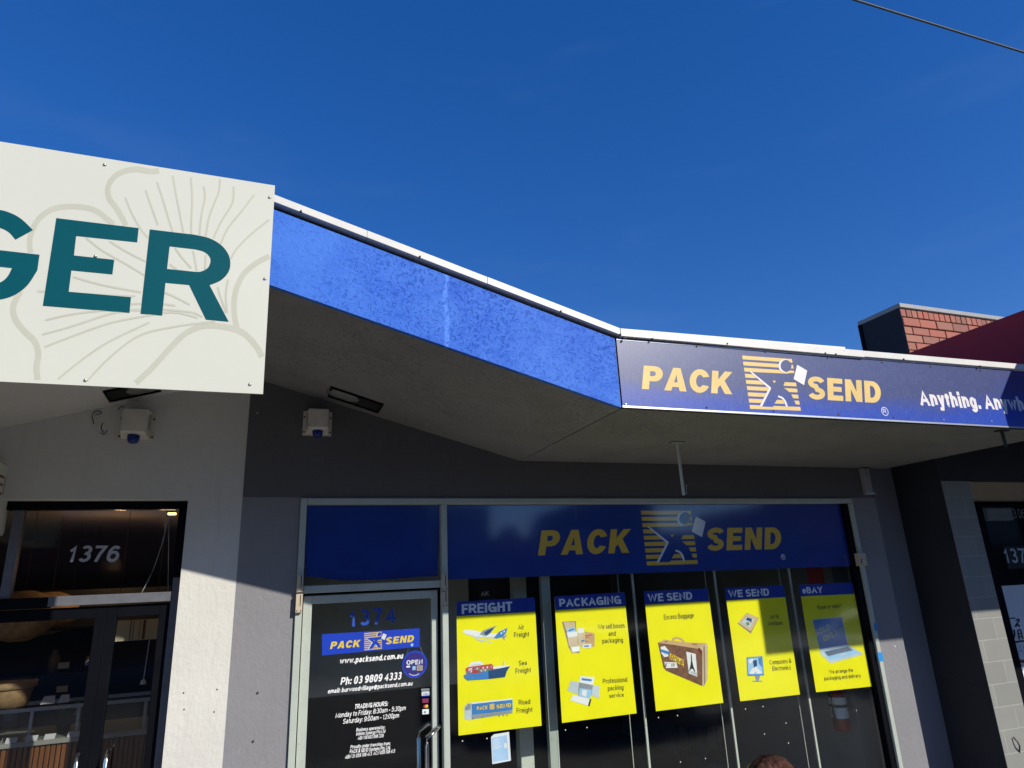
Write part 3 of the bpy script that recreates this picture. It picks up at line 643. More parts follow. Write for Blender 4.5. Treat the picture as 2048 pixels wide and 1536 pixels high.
dl('www.packsend.com.au', 340, 640, 886, 592, 52, .24, .2)
dl('Ph: 03 9809 4333', 347, 824, 872, 772, 68, .24, .18, .24, .74)
dl('email: burwoodvillage@packsend.com.au', 238, 895, 968, 824, 40, .22, .19, .24, .8)
dl('TRADING HOURS:', 470, 1028, 757, 1000, 42, .24, .19, .24, .75)
dl('Monday to Friday: 8:30am - 5:30pm', 305, 1105, 910, 1038, 44, .16, .14, .24, .74)
dl('Saturday: 9:00am - 12:00pm', 368, 1156, 852, 1102, 44, .16, .14, .24, .74)
dl('Business operated by:', 484, 1222, 732, 1198, 30, .2, .17, .22, .75)
dl('Infinite Synergy Pty Ltd', 484, 1258, 734, 1232, 30, .2, .17, .22, .75)
dl('ABN 58 602 696 328', 498, 1294, 720, 1270, 30, .2, .17, .22, .75)
dl('Proudly under franchise from:', 434, 1370, 778, 1337, 30, .2, .17, .22, .75)
dl('PACK & SEND Systems Pty. Ltd.', 428, 1412, 780, 1374, 34, .22, .18, .22, .75)
dl('ABN 31 059 108 413', 388, 1458, 618, 1428, 32, .2, .17, .22, .75); dl('ACN 059 108 413', 632, 1426, 818, 1404, 32, .2, .17, .22, .75)
mb.build('door_lettering', door)
def bracket(x0, x1, za, zb, zc, zd, lab):
    m = MB(); m.box(x0, x1, -.050, -.0225, za, zb, M_bracket); m.box(x0 - .002, x1 + .002, -.052, -.0227, zc, zd, M_bracket)
    m.box(x0 + (x1 - x0) * .62, x0 + (x1 - x0) * .74, -.0525, -.050, za + (zb - za) * .25, za + (zb - za) * .95, M_hole)
    m.box(x0 + (x1 - x0) * .62, x0 + (x1 - x0) * .74, -.0545, -.052, zc + (zd - zc) * .35, zc + (zd - zc) * .95, M_hole)
    for xx, zz in ((.18, .1), (.82, .1)):
        m.lathe((x0 + (x1 - x0) * xx, -.050, za + (zb - za) * zz), [(.004, -.003), (0, -.003)], M_darkscrew, 8, 'y'); m.lathe((x0 + (x1 - x0) * xx, -.052, zc + (zd - zc) * zz), [(.004, -.003), (0, -.003)], M_darkscrew, 8, 'y')
    o = m.build('shutter_bracket', bevel=.002); tag(o, lab, 'bracket', 'shutter brackets on the window frame')
bracket(P(594, 1170, -.05).x, P(606, 1170, -.05).x, P(600, 1184, -.05).z, P(600, 1150, -.05).z, P(600, 1225, -.05).z, P(600, 1188, -.05).z, 'beige metal bracket at the hinge side of the glass door, its foot in the sun')
bracket(P(883.5, 1170, -.05).x, P(895, 1170, -.05).x, P(890, 1181, -.05).z, P(890, 1148, -.05).z, P(890, 1214, -.05).z, P(890, 1184, -.05).z, 'beige metal bracket on the mullion between door and window')
m = MB(); b0 = P(1718, 1132, -.03); b1 = P(1727, 1106, -.03); m.box(b0.x, b1.x, -.05, .0, b0.z, b1.z, M_bracket); m.box(b0.x + .012, b0.x + .022, -.053, -.05, b0.z + .02, b0.z + .06, M_hole)
tag(m.build('shutter_bracket', bevel=.002), 'short beige metal bracket at the far end of the big window, by the wall', 'bracket', 'shutter brackets on the window frame')
m = MB(); t0 = P(1757, 1305, -.024); t1 = P(1768, 1322, -.024); m.box(t0.x - .012, t1.x - .004, -.0245, -.0235, t1.z, t0.z, M_tape); m.build('tape_remnant', shopM); m = MB(); m.box(P(1750, 1250, -.024).x - .012, P(1756, 1258, -.024).x - .006, -.0245, -.0235, P(1752, 1262, -.024).z, P(1752, 1246, -.024).z, M_tape)
m.build('tape_remnant', shopM)

# ---- right shop: block pier, brick parapet, recessed shopfront
YR = .75
shopR = thing('shop_building', 'shop with white painted block pier and red brick parapet behind the red awning', 'shop', (8, 3, 0))
FX = 5.85
MB().box(FX, 6.215, -.298, .36, 0, 3.2, M_finblack).build('wall', shopR)
MB().box(FX + .003, 6.218, -.3025, -.2985, 0, 2.93, M_block).build('block_facing', shopR)
MB().box(FX, 10, -.29, .36, 3.2, 3.55, M_finblack).build('wall', shopR)
MB().box(6.216, 10, -.29, -.20, 2.945, 3.199, M_finblack).build('lintel', shopR); MB().box(6.216, 10, -.199, YR + .1, 3.10, 3.199, M_finblack).build('ceiling', shopR)
MB().box(10, 10.2, -.29, 5, 0, 3.5, M_finblack).build('wall', shopR)
MB().box(6.0, 10, 4.8, 5, 0, 3.5, M_interiordark).build('interior_wall', shopR)
MB().box(5.86, 10.2, .36, 5, 3.55, 3.62, M_roof).build('roof', shopR)
BX = 5.838; ZT = P(1797, 607, -.3).z
par = MB().box(BX, 10, -.285, .185, 3.552, ZT - .046, M_mortar); par = par.build('parapet', shopR)
mb = MB(); rnd = random.Random(4)
def brick(x0, x1, yf, z0, z1):
    e = .003; jit = rnd.uniform(-.003, .003); x0 = max(x0, BX); x1 = min(x1, 10)
    if x1 - x0 < .03: return
    f = [(x0, yf + jit, z0), (x1, yf + jit, z0), (x1, yf + jit, z1), (x0, yf + jit, z1)]
    c = [(x0 + e, yf + jit - e, z0 + e), (x1 - e, yf + jit - e, z0 + e), (x1 - e, yf + jit - e, z1 - e), (x0 + e, yf + jit - e, z1 - e)]
    mb.hexa(f, [(p[0], -.2, p[2]) for p in f], M_brick); b = len(mb.v); mb.v += c + f; k = mb.mi(M_brick)
    mb.f.append((b, b + 1, b + 2, b + 3)); mb.m.append(k)
    for i in range(4): j = (i + 1) % 4; mb.f.append((b + 4 + i, b + 4 + j, b + j, b + i)); mb.m.append(k)
zt = ZT - .058; x = BX
while x < 9.9: brick(x, x + .068, -.297, zt - .078, zt); x += .078
zt -= .094; x = BX
while x < 9.9: brick(x, x + .222, -.306, zt - .084, zt); x += .232
zt -= .096
for c in range(11):
    x = BX - (.116 if c % 2 == 0 else .0)
    while x < 9.9: brick(x, x + .22, -.297, zt - .074, zt); x += .231
    zt -= .084
mb.build('brick_facing', par)
MB().box(BX - .006, BX, -.302, .19, 3.56, ZT - .05, M_finblack).build('render_coat', par)
m = MB(); m.box(BX - .012, 10, -.318, .205, ZT - .045, ZT, M_cap); m.build('capping', par, bevel=.004)
MB().box(BX - .02, BX - .0065, .165, .203, 3.6, ZT - .046, M_blackframe).build('edge_trim', par)
# recessed shopfront of the right shop
x0 = P(1937, 960, YR).x
q0 = P(1937, 959, YR); q1 = P(1946, 1004, YR)
MB().box(6.217, 10, YR, YR + .1, q1.z, 3.099, M_cream).build('fascia_panel', shopR)
mb = MB(); mb.box(6.217, 10, YR - .02, YR + .06, q1.z - .055, q1.z - .001, M_blackframe)
zz = P(1990, 1142, YR).z; mb.box(6.217, 10, YR - .015, YR + .06, zz - .12, zz, M_blackframe)
mb.box(6.217, x0 + .10, YR - .01, YR + .05, 0, q1.z - .056, M_blackframe); mb.build('window_frame', shopR)
MB().box(x0 + .10, 10, YR + .012, YR + .018, 0, q1.z - .056, M_glass2).build('window_pane', shopR)
mb = MB(); text(mb, '443 068', (2013, 1036), (2059, 1037), 18, YR + .010, flat('grey_window_lettering', (.33, .35, .38), .6), .12, .11, 0, .15, .9)
mb.build('window_lettering', shopR)
mb = MB(); g0 = P(2007, 1093, YR); g1 = P(2060, 1136, YR); mb.box(g0.x, g1.x + .25, YR + .008, YR + .0115, g1.z, g0.z, M_black); mb.build('number_plate', shopR)
mb = MB(); text(mb, '1372', (2012, 1126), (2070, 1126), 28, YR + .007, M_silverprint, .17, .14, 0, .16); mb.build('house_number', shopR)

# ================================================================== AWNINGS
YF = -1.625                                          # front of the fascia
ZP, ZK, XK = 3.640, 3.091, 1.782                     # soffit at the party line, on the flat, and where it folds
XE = 5.552
aw = thing('awning', 'folded awning with rough bright blue fascia over the parcel shop, dark plaster underneath', 'awning', (2.6, -.8, ZK))
mb = MB()
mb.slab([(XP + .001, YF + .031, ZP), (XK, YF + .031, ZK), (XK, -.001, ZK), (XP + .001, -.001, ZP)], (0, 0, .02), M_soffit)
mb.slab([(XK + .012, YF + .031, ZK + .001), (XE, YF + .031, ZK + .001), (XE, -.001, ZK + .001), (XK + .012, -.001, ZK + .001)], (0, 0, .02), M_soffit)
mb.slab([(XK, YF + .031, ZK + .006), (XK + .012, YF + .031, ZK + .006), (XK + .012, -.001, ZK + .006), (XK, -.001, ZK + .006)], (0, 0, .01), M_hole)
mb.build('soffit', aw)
FH = .407
mb = MB(); mb.slab([(XP + .001, YF, ZP), (XK - .006, YF, ZK + .001), (XK - .006, YF, ZK + FH - .002), (XP + .001, YF, ZP + FH)], (0, .03, 0), M_bluefascia)
fa = mb.build('fascia', aw); fa['label'] = 'rough bright blue sloping fascia panel'
MB().slab([(XK - .004, YF + .004, ZK + .002), (XE, YF + .004, ZK + .002), (XE, YF + .004, ZK + .44), (XK - .004, YF + .004, ZK + .41)], (0, .026, 0), M_black).build('fascia_backing', aw)
mb = MB(); mb.box(XE - .03, XE, YF + .031, -.001, ZK + .022, ZK + .44, M_finblack); mb.build('end_board', aw)
zk = 3.552
mb = MB()
def flash(xa, za, xb, zb, hgt=.056, y0=-.022, y1=.16, mat=M_flash):
    mb.hexa([(xa, YF + y0, za - hgt), (xb, YF + y0, zb - hgt), (xb, YF + y0, zb), (xa, YF + y0, za)], [(xa, YF + y1, za - hgt), (xb, YF + y1, zb - hgt), (xb, YF + y1, zb), (xa, YF + y1, za)], mat)
slope = (ZK - ZP) / (XK - XP)
zl = P(552, 395, YF).z + slope * (XP + .0675)
xs = [XP + .001, .38, 1.02, XK + .02]
for i in range(3):
    f_ = lambda q: zl + (zk - zl) * (q - XP) / (XK + .02 - XP)
    flash(xs[i] + (.0005 if i else 0), f_(xs[i]), xs[i + 1] - .0005, f_(xs[i + 1]), .041, -.024 - .001 * i)
flash(XK + .023, zk, 3.62, 3.564, .047, -.026); flash(3.6205, 3.564, XE, 3.588, .042, -.024)
fl = mb.build('flashing', aw, bevel=.002)
for px_, py_ in ((602, 422), (840, 513), (1122, 622), (1241, 668), (1250, 676), (1305, 677), (1455, 687), (1651, 706), (1672, 708), (1808, 718), (1961, 732)):
    MB().lathe(P(px_, py_, YF - .0285), [(.006, .012), (.005, -.002), (0, -.003)], M_darkscrew, 8, 'y').build('screw', fl)
mb = MB(); mb.slab([(XP + .001, YF + .012, zl - .056), (XK, YF + .012, zk - .052), (XK, YF + .012, zk - .07), (XP + .001, YF + .012, zl - .08)], (0, .01, 0), M_hole); mb.build('gap_strip', aw)
mb = MB()
mb.slab([(XP + .001, YF + .161, zl - .02), (XK, YF + .161, zk - .02), (XK, -.002, zk + .04), (XP + .001, -.002, zl + .04)], (0, 0, -.02), M_roof)
mb.slab([(XK, YF + .161, zk - .02), (XE, YF + .161, zk - .02), (XE, -.002, zk + .04), (XK, -.002, zk + .04)], (0, 0, -.02), M_roof)
mb.build('roof_sheet', aw)
YB = YF + .17
r0 = P(1245, 657, YB); r1 = P(1690, 694, YB); r2 = P(1716, 701, YB)
mb = MB(); mb.hexa([(r0.x, YB, 3.54), (r1.x, YB, 3.55), (r1.x, YB, r1.z), (r0.x, YB, r0.z)], [(r0.x, YB + .1, 3.54), (r1.x, YB + .1, 3.55), (r1.x, YB + .1, r1.z), (r0.x, YB + .1, r0.z)], M_flash)
mb.box(r1.x + .001, r2.x, YB, YB + .1, 3.55, r2.z, M_black); mb.build('back_capping', aw)

aw2 = thing('awning', 'folded awning with pale plaster underside behind the cream sign board', 'awning', (-3.2, -.8, ZK))
XL = -2.02
mb = MB()
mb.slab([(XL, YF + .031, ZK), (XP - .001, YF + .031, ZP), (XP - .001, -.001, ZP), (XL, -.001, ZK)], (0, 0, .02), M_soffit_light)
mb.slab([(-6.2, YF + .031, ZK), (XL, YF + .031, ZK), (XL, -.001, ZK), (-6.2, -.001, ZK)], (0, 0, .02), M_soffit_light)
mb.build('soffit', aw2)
mb = MB(); mb.slab([(-6.2, YF, ZK), (XL, YF, ZK), (XP - .001, YF, ZP), (XP - .001, YF, ZP + FH), (XL, YF, ZK + FH), (-6.2, YF, ZK + FH)], (0, .03, 0), M_lightwall); mb.build('fascia', aw2)
mb = MB(); mb.slab([(-6.2, YF + .031, ZK + .46), (XL, YF + .031, ZK + .46), (XL, -.002, ZK + .5), (-6.2, -.002, ZK + .5)], (0, 0, -.02), M_roof)
mb.slab([(XL, YF + .031, ZK + .46), (XP - .001, YF + .031, zl - .02), (XP - .001, -.002, zl + .04), (XL, -.002, ZK + .5)], (0, 0, -.02), M_roof); mb.build('roof_sheet', aw2)

aw3 = thing('awning', 'taller dark red box awning over the neighbouring shop, its shaded end wall showing', 'awning', (7.6, -1.5, 3.46))
RX, RF, RT_ = 5.578, -2.81, P(1815.5, 707.5, YF).z
RT_ = PX(1930, 664, RX).z
mb = MB(); mb.slab([(RX, RF, 3.46), (RX, RF, RT_), (RX, -.31, RT_), (RX, -.31, 3.46)], (.025, 0, 0), M_redcan); mb.build('end_panel', aw3)
MB().box(RX + .026, 10.4, RF, RF + .03, 3.46, RT_, M_redcan).build('fascia', aw3)
MB().box(RX + .026, 10.4, RF + .031, -.31, 3.462, 3.50, M_finblack).build('soffit', aw3)
MB().box(RX + .026, 10.4, RF + .031, -.31, RT_ - .06, RT_ - .02, M_roof).build('roof_sheet', aw3)

# slot lights on the sloping soffits; black sheets paint the dark of their recesses
def slot_light(A, B, D, nrm, lab, bulbs):
    A, B, D = Vector(A), Vector(B), Vector(D); n = Vector(nrm).normalized(); C = B + (D - A)
    if n.dot(CAM - A) < 0: n = -n
    t = thing('recessed_light', lab, 'light fitting', tuple((A + C) / 2), 'long recessed light fittings in the soffits')
    u = (B - A).normalized(); w = (D - A); wl_ = w.length; w.normalize(); Lu = (B - A).length
    m = MB()
    def rim(a0, a1, b0, b1, h=.012):
        q = [A + u * a0 + w * b0 + n * .0015, A + u * a1 + w * b0 + n * .0015, A + u * a1 + w * b1 + n * .0015, A + u * a0 + w * b1 + n * .0015]
        m.hexa(q, [p + n * h for p in q], M_blackframe)
    rim(0, Lu, 0, .012); rim(0, Lu, wl_ - .012, wl_); rim(0, .012, .013, wl_ - .013); rim(Lu - .012, Lu, .013, wl_ - .013)
    m.build('trim', t)
    m = MB(); q = [A + u * .013 + w * .013 + n * .001, B - u * .013 + w * .013 + n * .001, C - u * .013 - w * .013 + n * .001, D + u * .013 - w * .013 + n * .001]; m.slab(q, n * .002, M_hole); m.build('recess_dark_sheet', t)
    for f_ in bulbs:
        m = MB(); c_ = A + u * (Lu * f_) + w * (wl_ / 2) + n * .003
        rr = wl_ * .34; k = m.mi(M_lamp); b = 0; NS, NR = 14, 5
        for i in range(NR + 1):
            th = pi / 2 * i / NR
            for j in range(NS): m.v.append(tuple(c_ + n * (.02 * cos(th)) + (u * cos(2 * pi * j / NS) + w * sin(2 * pi * j / NS)) * rr * sin(th)))
        for i in range(NR):
            for j in range(NS): q2 = (j + 1) % NS; m.f.append((i * NS + j, i * NS + q2, (i + 1) * NS + q2, (i + 1) * NS + j)); m.m.append(k)
        m.build('bulb', t, smooth=True)
nR = Vector((-slope, 0, 1)); nL = Vector((-(ZP - ZK) / (XP - XL), 0, 1))
pR = lambda x, y: PP(x, y, (XP, 0, ZP), nR); pL_ = lambda x, y: PP(x, y, (XP, 0, ZP), nL)
c7 = crop(180, 740, 3.303)
slot_light(pR(*c7(1592, 105)), pR(*c7(1942, 222)), pR(*c7(1572, 166)), nR, 'dark slot light with two dead bulbs in the dark sloping soffit', (.16, .36))
A_ = pL_(*c7(125, 203)); B_ = pL_(*c7(470, 132)); D_ = pL_(*c7(84, 136))
slot_light(A_, B_, D_, nL, 'dark slot light half hidden behind the lower edge of the cream board', (.62, .8))

# hangers under the flat soffit
for (px_, py_, ln, lab, tw) in ((1354, 884, .37, 'thin pale rod hanging from the middle of the flat soffit', .03), (2003, 861, .12, 'short dark rod hanging under the awning close to the red awning', 0), (1721, 937, .09, 'stubby dark rod close to the wall above the window corner', 0)):
    p = PZ(px_, py_, ZK); p.y = min(p.y, -.03)
    m = MB(); m.box(p.x - .05, p.x + .05, p.y - .025, p.y + .025, ZK - .008, ZK - .0005, M_alu if tw else M_black)
    o = m.build('hanger_rod', bevel=.002); tag(o, lab, 'rod', 'rods hanging from the awning soffit')
    m = MB(); m.tube([(p.x, p.y, ZK - .008), (p.x + .004, p.y, ZK - ln)], .011, M_whitepost if tw else M_black, 10)
    if tw: m.tube([(p.x + .004, p.y, ZK - ln + .012), (p.x + .03, p.y, ZK - ln + .01), (p.x + .034, p.y, ZK - ln + .07)], .003, M_alu, 6)
    m.build('rod', o)
m = MB(); q0 = P(1716, 936, 0); q1 = P(1744, 990, 0); m.box(q0.x, q1.x - .02, -.04, -.001, q1.z, q0.z, flat('grey_plate', (.33, .32, .34), .6)); m.box(q0.x, q1.x + .0, -.045, -.0405, q1.z, q1.z + .02, M_alu)
tag(m.build('wall_plate', bevel=.003), 'grey metal plate fixed on the dark wall above the window corner', 'wall plate')

# ================================================================== SIGNS
# ---- big cream board
YG = -1.752
sg = thing('sign_board', 'big cream sign board with teal capitals and a pale line drawing of petals', 'sign', (-1.6, YG, 3.03))
T1, B1 = P(550, 371, YG), P(526, 788, YG); T0, B0 = P(0, 283, YG), P(0, 763, YG)
XGL = -2.5
def lin(p, q, x): return p.z + (q.z - p.z) * (x - p.x) / (q.x - p.x)
MB().slab([(XGL, YG, lin(B0, B1, XGL)), (B1.x, YG, B1.z), (T1.x, YG, T1.z), (XGL, YG, lin(T0, T1, XGL))], (0, .008, 0), M_board).build('panel', sg)
mb = MB()
for zf in (.12, .5, .88): zc = B1.z + (T1.z - B1.z) * zf; mb.box(XGL + .05, T1.x - .05, YG + .009, YF - .001, zc - .02, zc + .02, M_alu)
mb.build('mounting_rail', sg)
cg = crop(0, 260, 2.7435)
LNM = M_boardline; mb = MB(); YL = YG - .0006
for pts, wd in ([[(872, 221), (826, 227), (740, 215), (650, 240), (597, 300), (597, 370), (640, 430), (675, 490), (690, 525)], 30],
                [[(168, 672), (165, 590), (210, 490), (300, 430), (420, 420), (520, 440), (590, 490), (622, 518)], 30],
                [[(112, 885), (75, 960), (80, 1030), (130, 1100), (190, 1160), (210, 1230), (200, 1300), (207, 1370)], 34],
                [[(745, 1388), (830, 1310), (930, 1200), (1020, 1115), (1120, 1075), (1230, 1080), (1330, 1110), (1405, 1185), (1438, 1245)], 32],
                [[(1300, 1090), (1285, 1000), (1290, 900), (1330, 800), (1400, 735), (1478, 692)], 30]):
    stroke(mb, pts, wd, YL + .0004 - .00003 * len(pts), LNM, cg)
for i, pts in enumerate([[(688, 370), (720, 450), (770, 540), (812, 592)], [(800, 330), (830, 420), (867, 522)], [(862, 285), (890, 370), (920, 470), (947, 556)], [(948, 250), (965, 350), (985, 450), (1006, 562)],
            [(1048, 260), (1055, 380), (1050, 500), (1050, 571)], [(1118, 310), (1125, 370), (1105, 470), (1095, 575)], [(1207, 268), (1200, 340), (1150, 470), (1130, 582)], [(1282, 310), (1275, 400), (1215, 500), (1172, 592)],
            [(1395, 355), (1330, 440), (1250, 540), (1213, 622)], [(1478, 492), (1380, 570), (1300, 650), (1268, 704)], [(205, 885), (330, 890), (560, 905), (742, 912)], [(400, 805), (560, 850), (775, 890)],
            [(470, 590), (560, 660), (700, 740), (802, 802)], [(600, 610), (700, 670), (802, 722)], [(250, 1043), (400, 1010), (600, 988), (780, 990)], [(232, 1122), (400, 1075), (600, 1010), (750, 985), (900, 985), (1050, 1000), (1112, 1026)],
            [(245, 1190), (400, 1130), (600, 1060), (800, 1020), (950, 1000), (1085, 1030)], [(320, 1365), (450, 1260), (600, 1160), (820, 1055)], [(480, 1375), (600, 1250), (760, 1130), (950, 1080), (1180, 1050)],
            [(720, 955), (850, 950), (962, 963)], [(870, 880), (950, 910), (1042, 958)], [(930, 735), (980, 770), (1005, 768)], [(960, 645), (1000, 700), (1050, 757)], [(1060, 662), (1070, 710), (1080, 772)], [(1130, 685), (1128, 720), (1125, 762)],
            [(1195, 862), (1215, 930), (1242, 1002)], [(1252, 820), (1240, 900), (1246, 1002)]]):
    stroke(mb, pts, 10.5, YL - .00002 - .00002 * i, LNM, cg)
mb.build('petal_drawing', sg)
mb = MB(); YT = YG - .0013
gpoly(mb, [(309, 483), (761, 538), (753, 616), (418, 581), (406, 688), (627, 712), (617, 792), (392, 770), (377, 887), (719, 917), (711, 1003), (235, 964)], YT, M_teal, cg)
top = [(822, 545), (1060, 574)] + [(1060, 574)]
Rout = [(822, 545), (1065, 574)] + spline([(1065, 574), (1150, 594), (1220, 637), (1260, 700), (1258, 770), (1215, 822), (1150, 851)], 5)[1:] + [(1255, 1052), (1130, 1040), (1038, 850), (908, 838), (890, 1018), (771, 1008)]
Rhole = [(931, 638), (1070, 654)] + spline([(1070, 654), (1120, 668), (1150, 695), (1155, 725), (1138, 758), (1100, 777), (1062, 777)], 5)[1:] + [(917, 762)]
mb.poly([P(*cg(*p), YT) for p in Rout], M_teal, [[P(*cg(*p), YT) for p in Rhole]])
# G: ring opened on its upper right, with the bar; laid out on the board itself
gc = P(*cg(-35, 688), YT); gR = (P(*cg(217, 690), YT) - gc).length; gz = abs(P(*cg(-35, 928), YT).z - gc.z)
go = spline([(-30, 437), (50, 452), (120, 490), (181, 549)], 6); gi_ = spline([(85, 601), (45, 560), (0, 535), (-40, 528)], 6)
left_o = []; 
# the part of the letter outside the photograph continues as the same ring
Po = lambda t: P(*cg(-45 + 262 * cos(t), 683 - 250 * sin(t) + 20 * cos(t)), YT)
outl = [P(*cg(*p), YT) for p in spline([(-45, 434), (30, 445), (110, 483), (181, 549)], 6)]
outl += [P(*cg(*p), YT) for p in spline([(85, 601), (50, 562), (10, 540), (-45, 530), (-130, 560), (-180, 680), (-150, 790), (-60, 842), (0, 836), (40, 805), (66, 757)], 6)]
outl += [P(*cg(*p), YT) for p in [(-20, 748), (-10, 658), (217, 684)]]
outl += [P(*cg(*p), YT) for p in spline([(205, 770), (150, 852), (80, 905), (0, 930), (-80, 935), (-200, 900), (-290, 800), (-300, 660), (-250, 530), (-150, 450), (-60, 434)], 6)]
mb.poly(outl, M_teal)
mb.build('lettering', sg)
for q in ((575, 191), (1480, 370), (525, 693), (1453, 817), (470, 1373), (1372, 1396)):
    c = P(*cg(*q), YG); MB().lathe(c, [(.0075, -.0008), (.0065, -.004), (.004, -.006), (0, -.007)], M_screw, 12, 'y').build('screw', sg, smooth=True)

# ---- logo shared by three signs
def logo(mb, TL, TR_, BL, out, mats, dep=.0004):
    gold, blue, white, parcel = mats
    TL, TR_, BL = Vector(TL), Vector(TR_), Vector(BL); U = TR_ - TL; V = BL - TL; out = Vector(out)
    def q(x, y):
        u = (x - (833 + (y - 106) * .151)) / 340; v = (y - 106 - .07 * (x - 833)) / 364
        return u, v
    def pl(pts, mat, d, conv=True):
        mb.poly([TL + U * (q(*p)[0] if conv else p[0]) + V * (q(*p)[1] if conv else p[1]) + out * (dep * d) for p in pts], mat)
    for i in range(9):
        v0 = i * .1159; x1 = 1.0
        pl([(0, v0), (x1, v0), (x1, v0 + .0725), (0, v0 + .0725)], gold, 1, False)
    # the figure, in the sheet's own blue
    pl([(884, 216), (905, 222), (1192, 238), (1192, 292), (1125, 292), (1110, 331), (1138, 352), (1165, 378), (1185, 420), (1203, 468), (1144, 466), (1128, 425), (1108, 402), (1085, 392), (1045, 452), (1042, 466), (955, 460), (1022, 335)], blue, 2)
    pl([(1150, 232), (1200, 230), (1206, 292), (1122, 293)], blue, 3)
    hc = (1129, 180); hr = 44
    pl([(hc[0] + hr * cos(2 * pi * i / 24), hc[1] + hr * sin(2 * pi * i / 24)) for i in range(24)], blue, 2)
    # bleached white edges
    arc_ = [(hc[0] + (hr + 5) * cos(radians(t)), hc[1] + (hr + 5) * sin(radians(t))) for t in range(95, 285, 14)]
    arc2 = [(hc[0] + 6 + (hr - 4) * cos(radians(t)), hc[1] + (hr - 1) * sin(radians(t))) for t in range(281, 94, -14)]
    pl(arc_ + arc2, white, 4)
    pl([(876, 213), (893, 217), (1025, 330), (1028, 338), (966, 462), (950, 459), (1012, 338)], white, 4)
    pl([(893, 217), (905, 224), (1036, 334), (1028, 338), (1025, 330)], blue, 3)
    pl(spline([(1076, 388), (1108, 402), (1130, 432), (1142, 470)], 4) + spline([(1128, 468), (1118, 436), (1100, 412), (1074, 400)], 4), white, 4)
    pl([(1038, 284), (1062, 286), (1050, 302)], gold, 4)
    pl([(1212, 172), (1283, 215), (1258, 320), (1185, 275)], parcel, 5)

# ---- fascia sign
YS = YF - .003
fs = thing('fascia_sign', 'long faded blue fascia sign with amber PACK and SEND lettering and white slogan', 'sign', (3.6, YS, ZK))
zs0, zs1 = 3.092, 3.545
mb = MB(); mb.slab([(XK + .003, YS, ZK + .002), (XE, YS, zs0 + .003), (XE, YS, zs1 + .005), (XK + .003, YS, 3.497)], (0, .004, 0), M_signblue); mb.build('panel', fs)
mb = MB(); mb.slab([(XK + .002, YS - .002, ZK + .001), (XE, YS - .002, zs0 + .002), (XE, YS - .002, zs0 + .012), (XK + .002, YS - .002, ZK + .012)], (0, .0018, 0), M_alu)
mb.slab([(XK + .003, YS - .002, 3.494), (XE, YS - .002, zs1 + .002), (XE, YS - .002, zs1 - .004), (XK + .003, YS - .002, 3.487)], (0, .0018, 0), M_lilac); mb.build('edge_strip', fs)
c6 = crop(1240, 680, 3.4133)
mb = MB(); YQ = YS - .0006
heavy(mb, 'PACK', c6(149, 334), c6(764, 371), 160 / 3.413, YQ, M_gold, .2)
heavy(mb, 'SEND', c6(1285, 402), c6(1785, 432), 150 / 3.413, YQ, M_gold, .19, .13)
mb.build('name_lettering', fs)
mb = MB(); logo(mb, P(*c6(833, 106), YS), P(*c6(1173, 130), YS), P(*c6(888, 470), YS), (0, -1, 0), (M_gold, M_signblue, M_offwhite, M_offwhite)); mb.build('parcel_figure', fs)
mb = MB(); rc = P(*c6(1808, 487), YQ); disc(mb, rc, .030, YQ, M_offwhite, .0, 28, .0255); text(mb, 'R', (1766.8, 826.6), (1773.2, 827), 8.6, YQ, M_offwhite, .15, .14, 0); mb.build('registered_mark', fs)
full = 'Anything. Anywhere.'; ra = layout(full, .27, .2, 0, .1, .72)[1] / layout('Anything. Anywh', .27, .2, 0, .1, .72)[1]
mb = MB(); text(mb, full, (1842, 811), (1842 + 205 * ra, 811 + 11.6 * ra), 29.5, YQ, M_offwhite, .27, .2, 0, .1, .72); mb.build('slogan_lettering', fs)
for px_, py_, mt in ((1252, 809, M_screw), (1393, 693, M_darkscrew), (1530, 704, M_darkscrew), (1655, 716, M_darkscrew), (1764, 725, M_darkscrew), (1413, 815, M_darkscrew), (1547, 822, M_darkscrew), (1677, 829, M_darkscrew), (1787, 835, M_darkscrew), (1887, 840, M_screw), (1983, 843, M_screw), (1861, 733, M_darkscrew), (1960, 741, M_darkscrew)):
    MB().lathe(P(px_, py_, YS), [(.006, -.0003), (.005, -.004), (0, -.005)], mt, 8, 'y').build('screw', fs)

# ---- window band sign
YV = .0372
ws = thing('window_sign', 'deep blue band across the top of the window with gold PACK and SEND letters', 'sign', (3.1, YV, 2.21))
mb = MB(); ba, bb = P(895, 1159, YV), P(1706, 1132, YV)
mb.slab([(1.199, YV, ba.z), (4.934, YV, bb.z), (4.934, YV, 2.7605), (1.199, YV, 2.7605)], (0, .001, 0), M_vinylblue); mb.build('panel', ws)
mb = MB(); YW = YV - .0003
heavy(mb, 'PACK', (1076, 1111), (1258, 1105.5), 50, YW, M_goldwin, .22, .13)
heavy(mb, 'SEND', (1413, 1101.5), (1562, 1098), 45, YW, M_goldwin, .2, .15)
mb.build('name_lettering', ws)
mb = MB(); logo(mb, P(1281.6, 1021.4, YV), P(1381.5, 1021.4, YV), P(1294, 1131, YV), (0, -1, 0), (M_goldwin, M_vinylblue, M_lilac, M_lilac)); mb.build('parcel_figure', ws)
mb = MB(); disc(mb, P(1566.5, 1114, YW), .024, YW, M_lilac, 0, 28, .020); text(mb, 'R', (1563.8, 1118), (1569.6, 1117.7), 8, YW, M_lilac, .15, .14, 0); mb.build('registered_mark', ws)

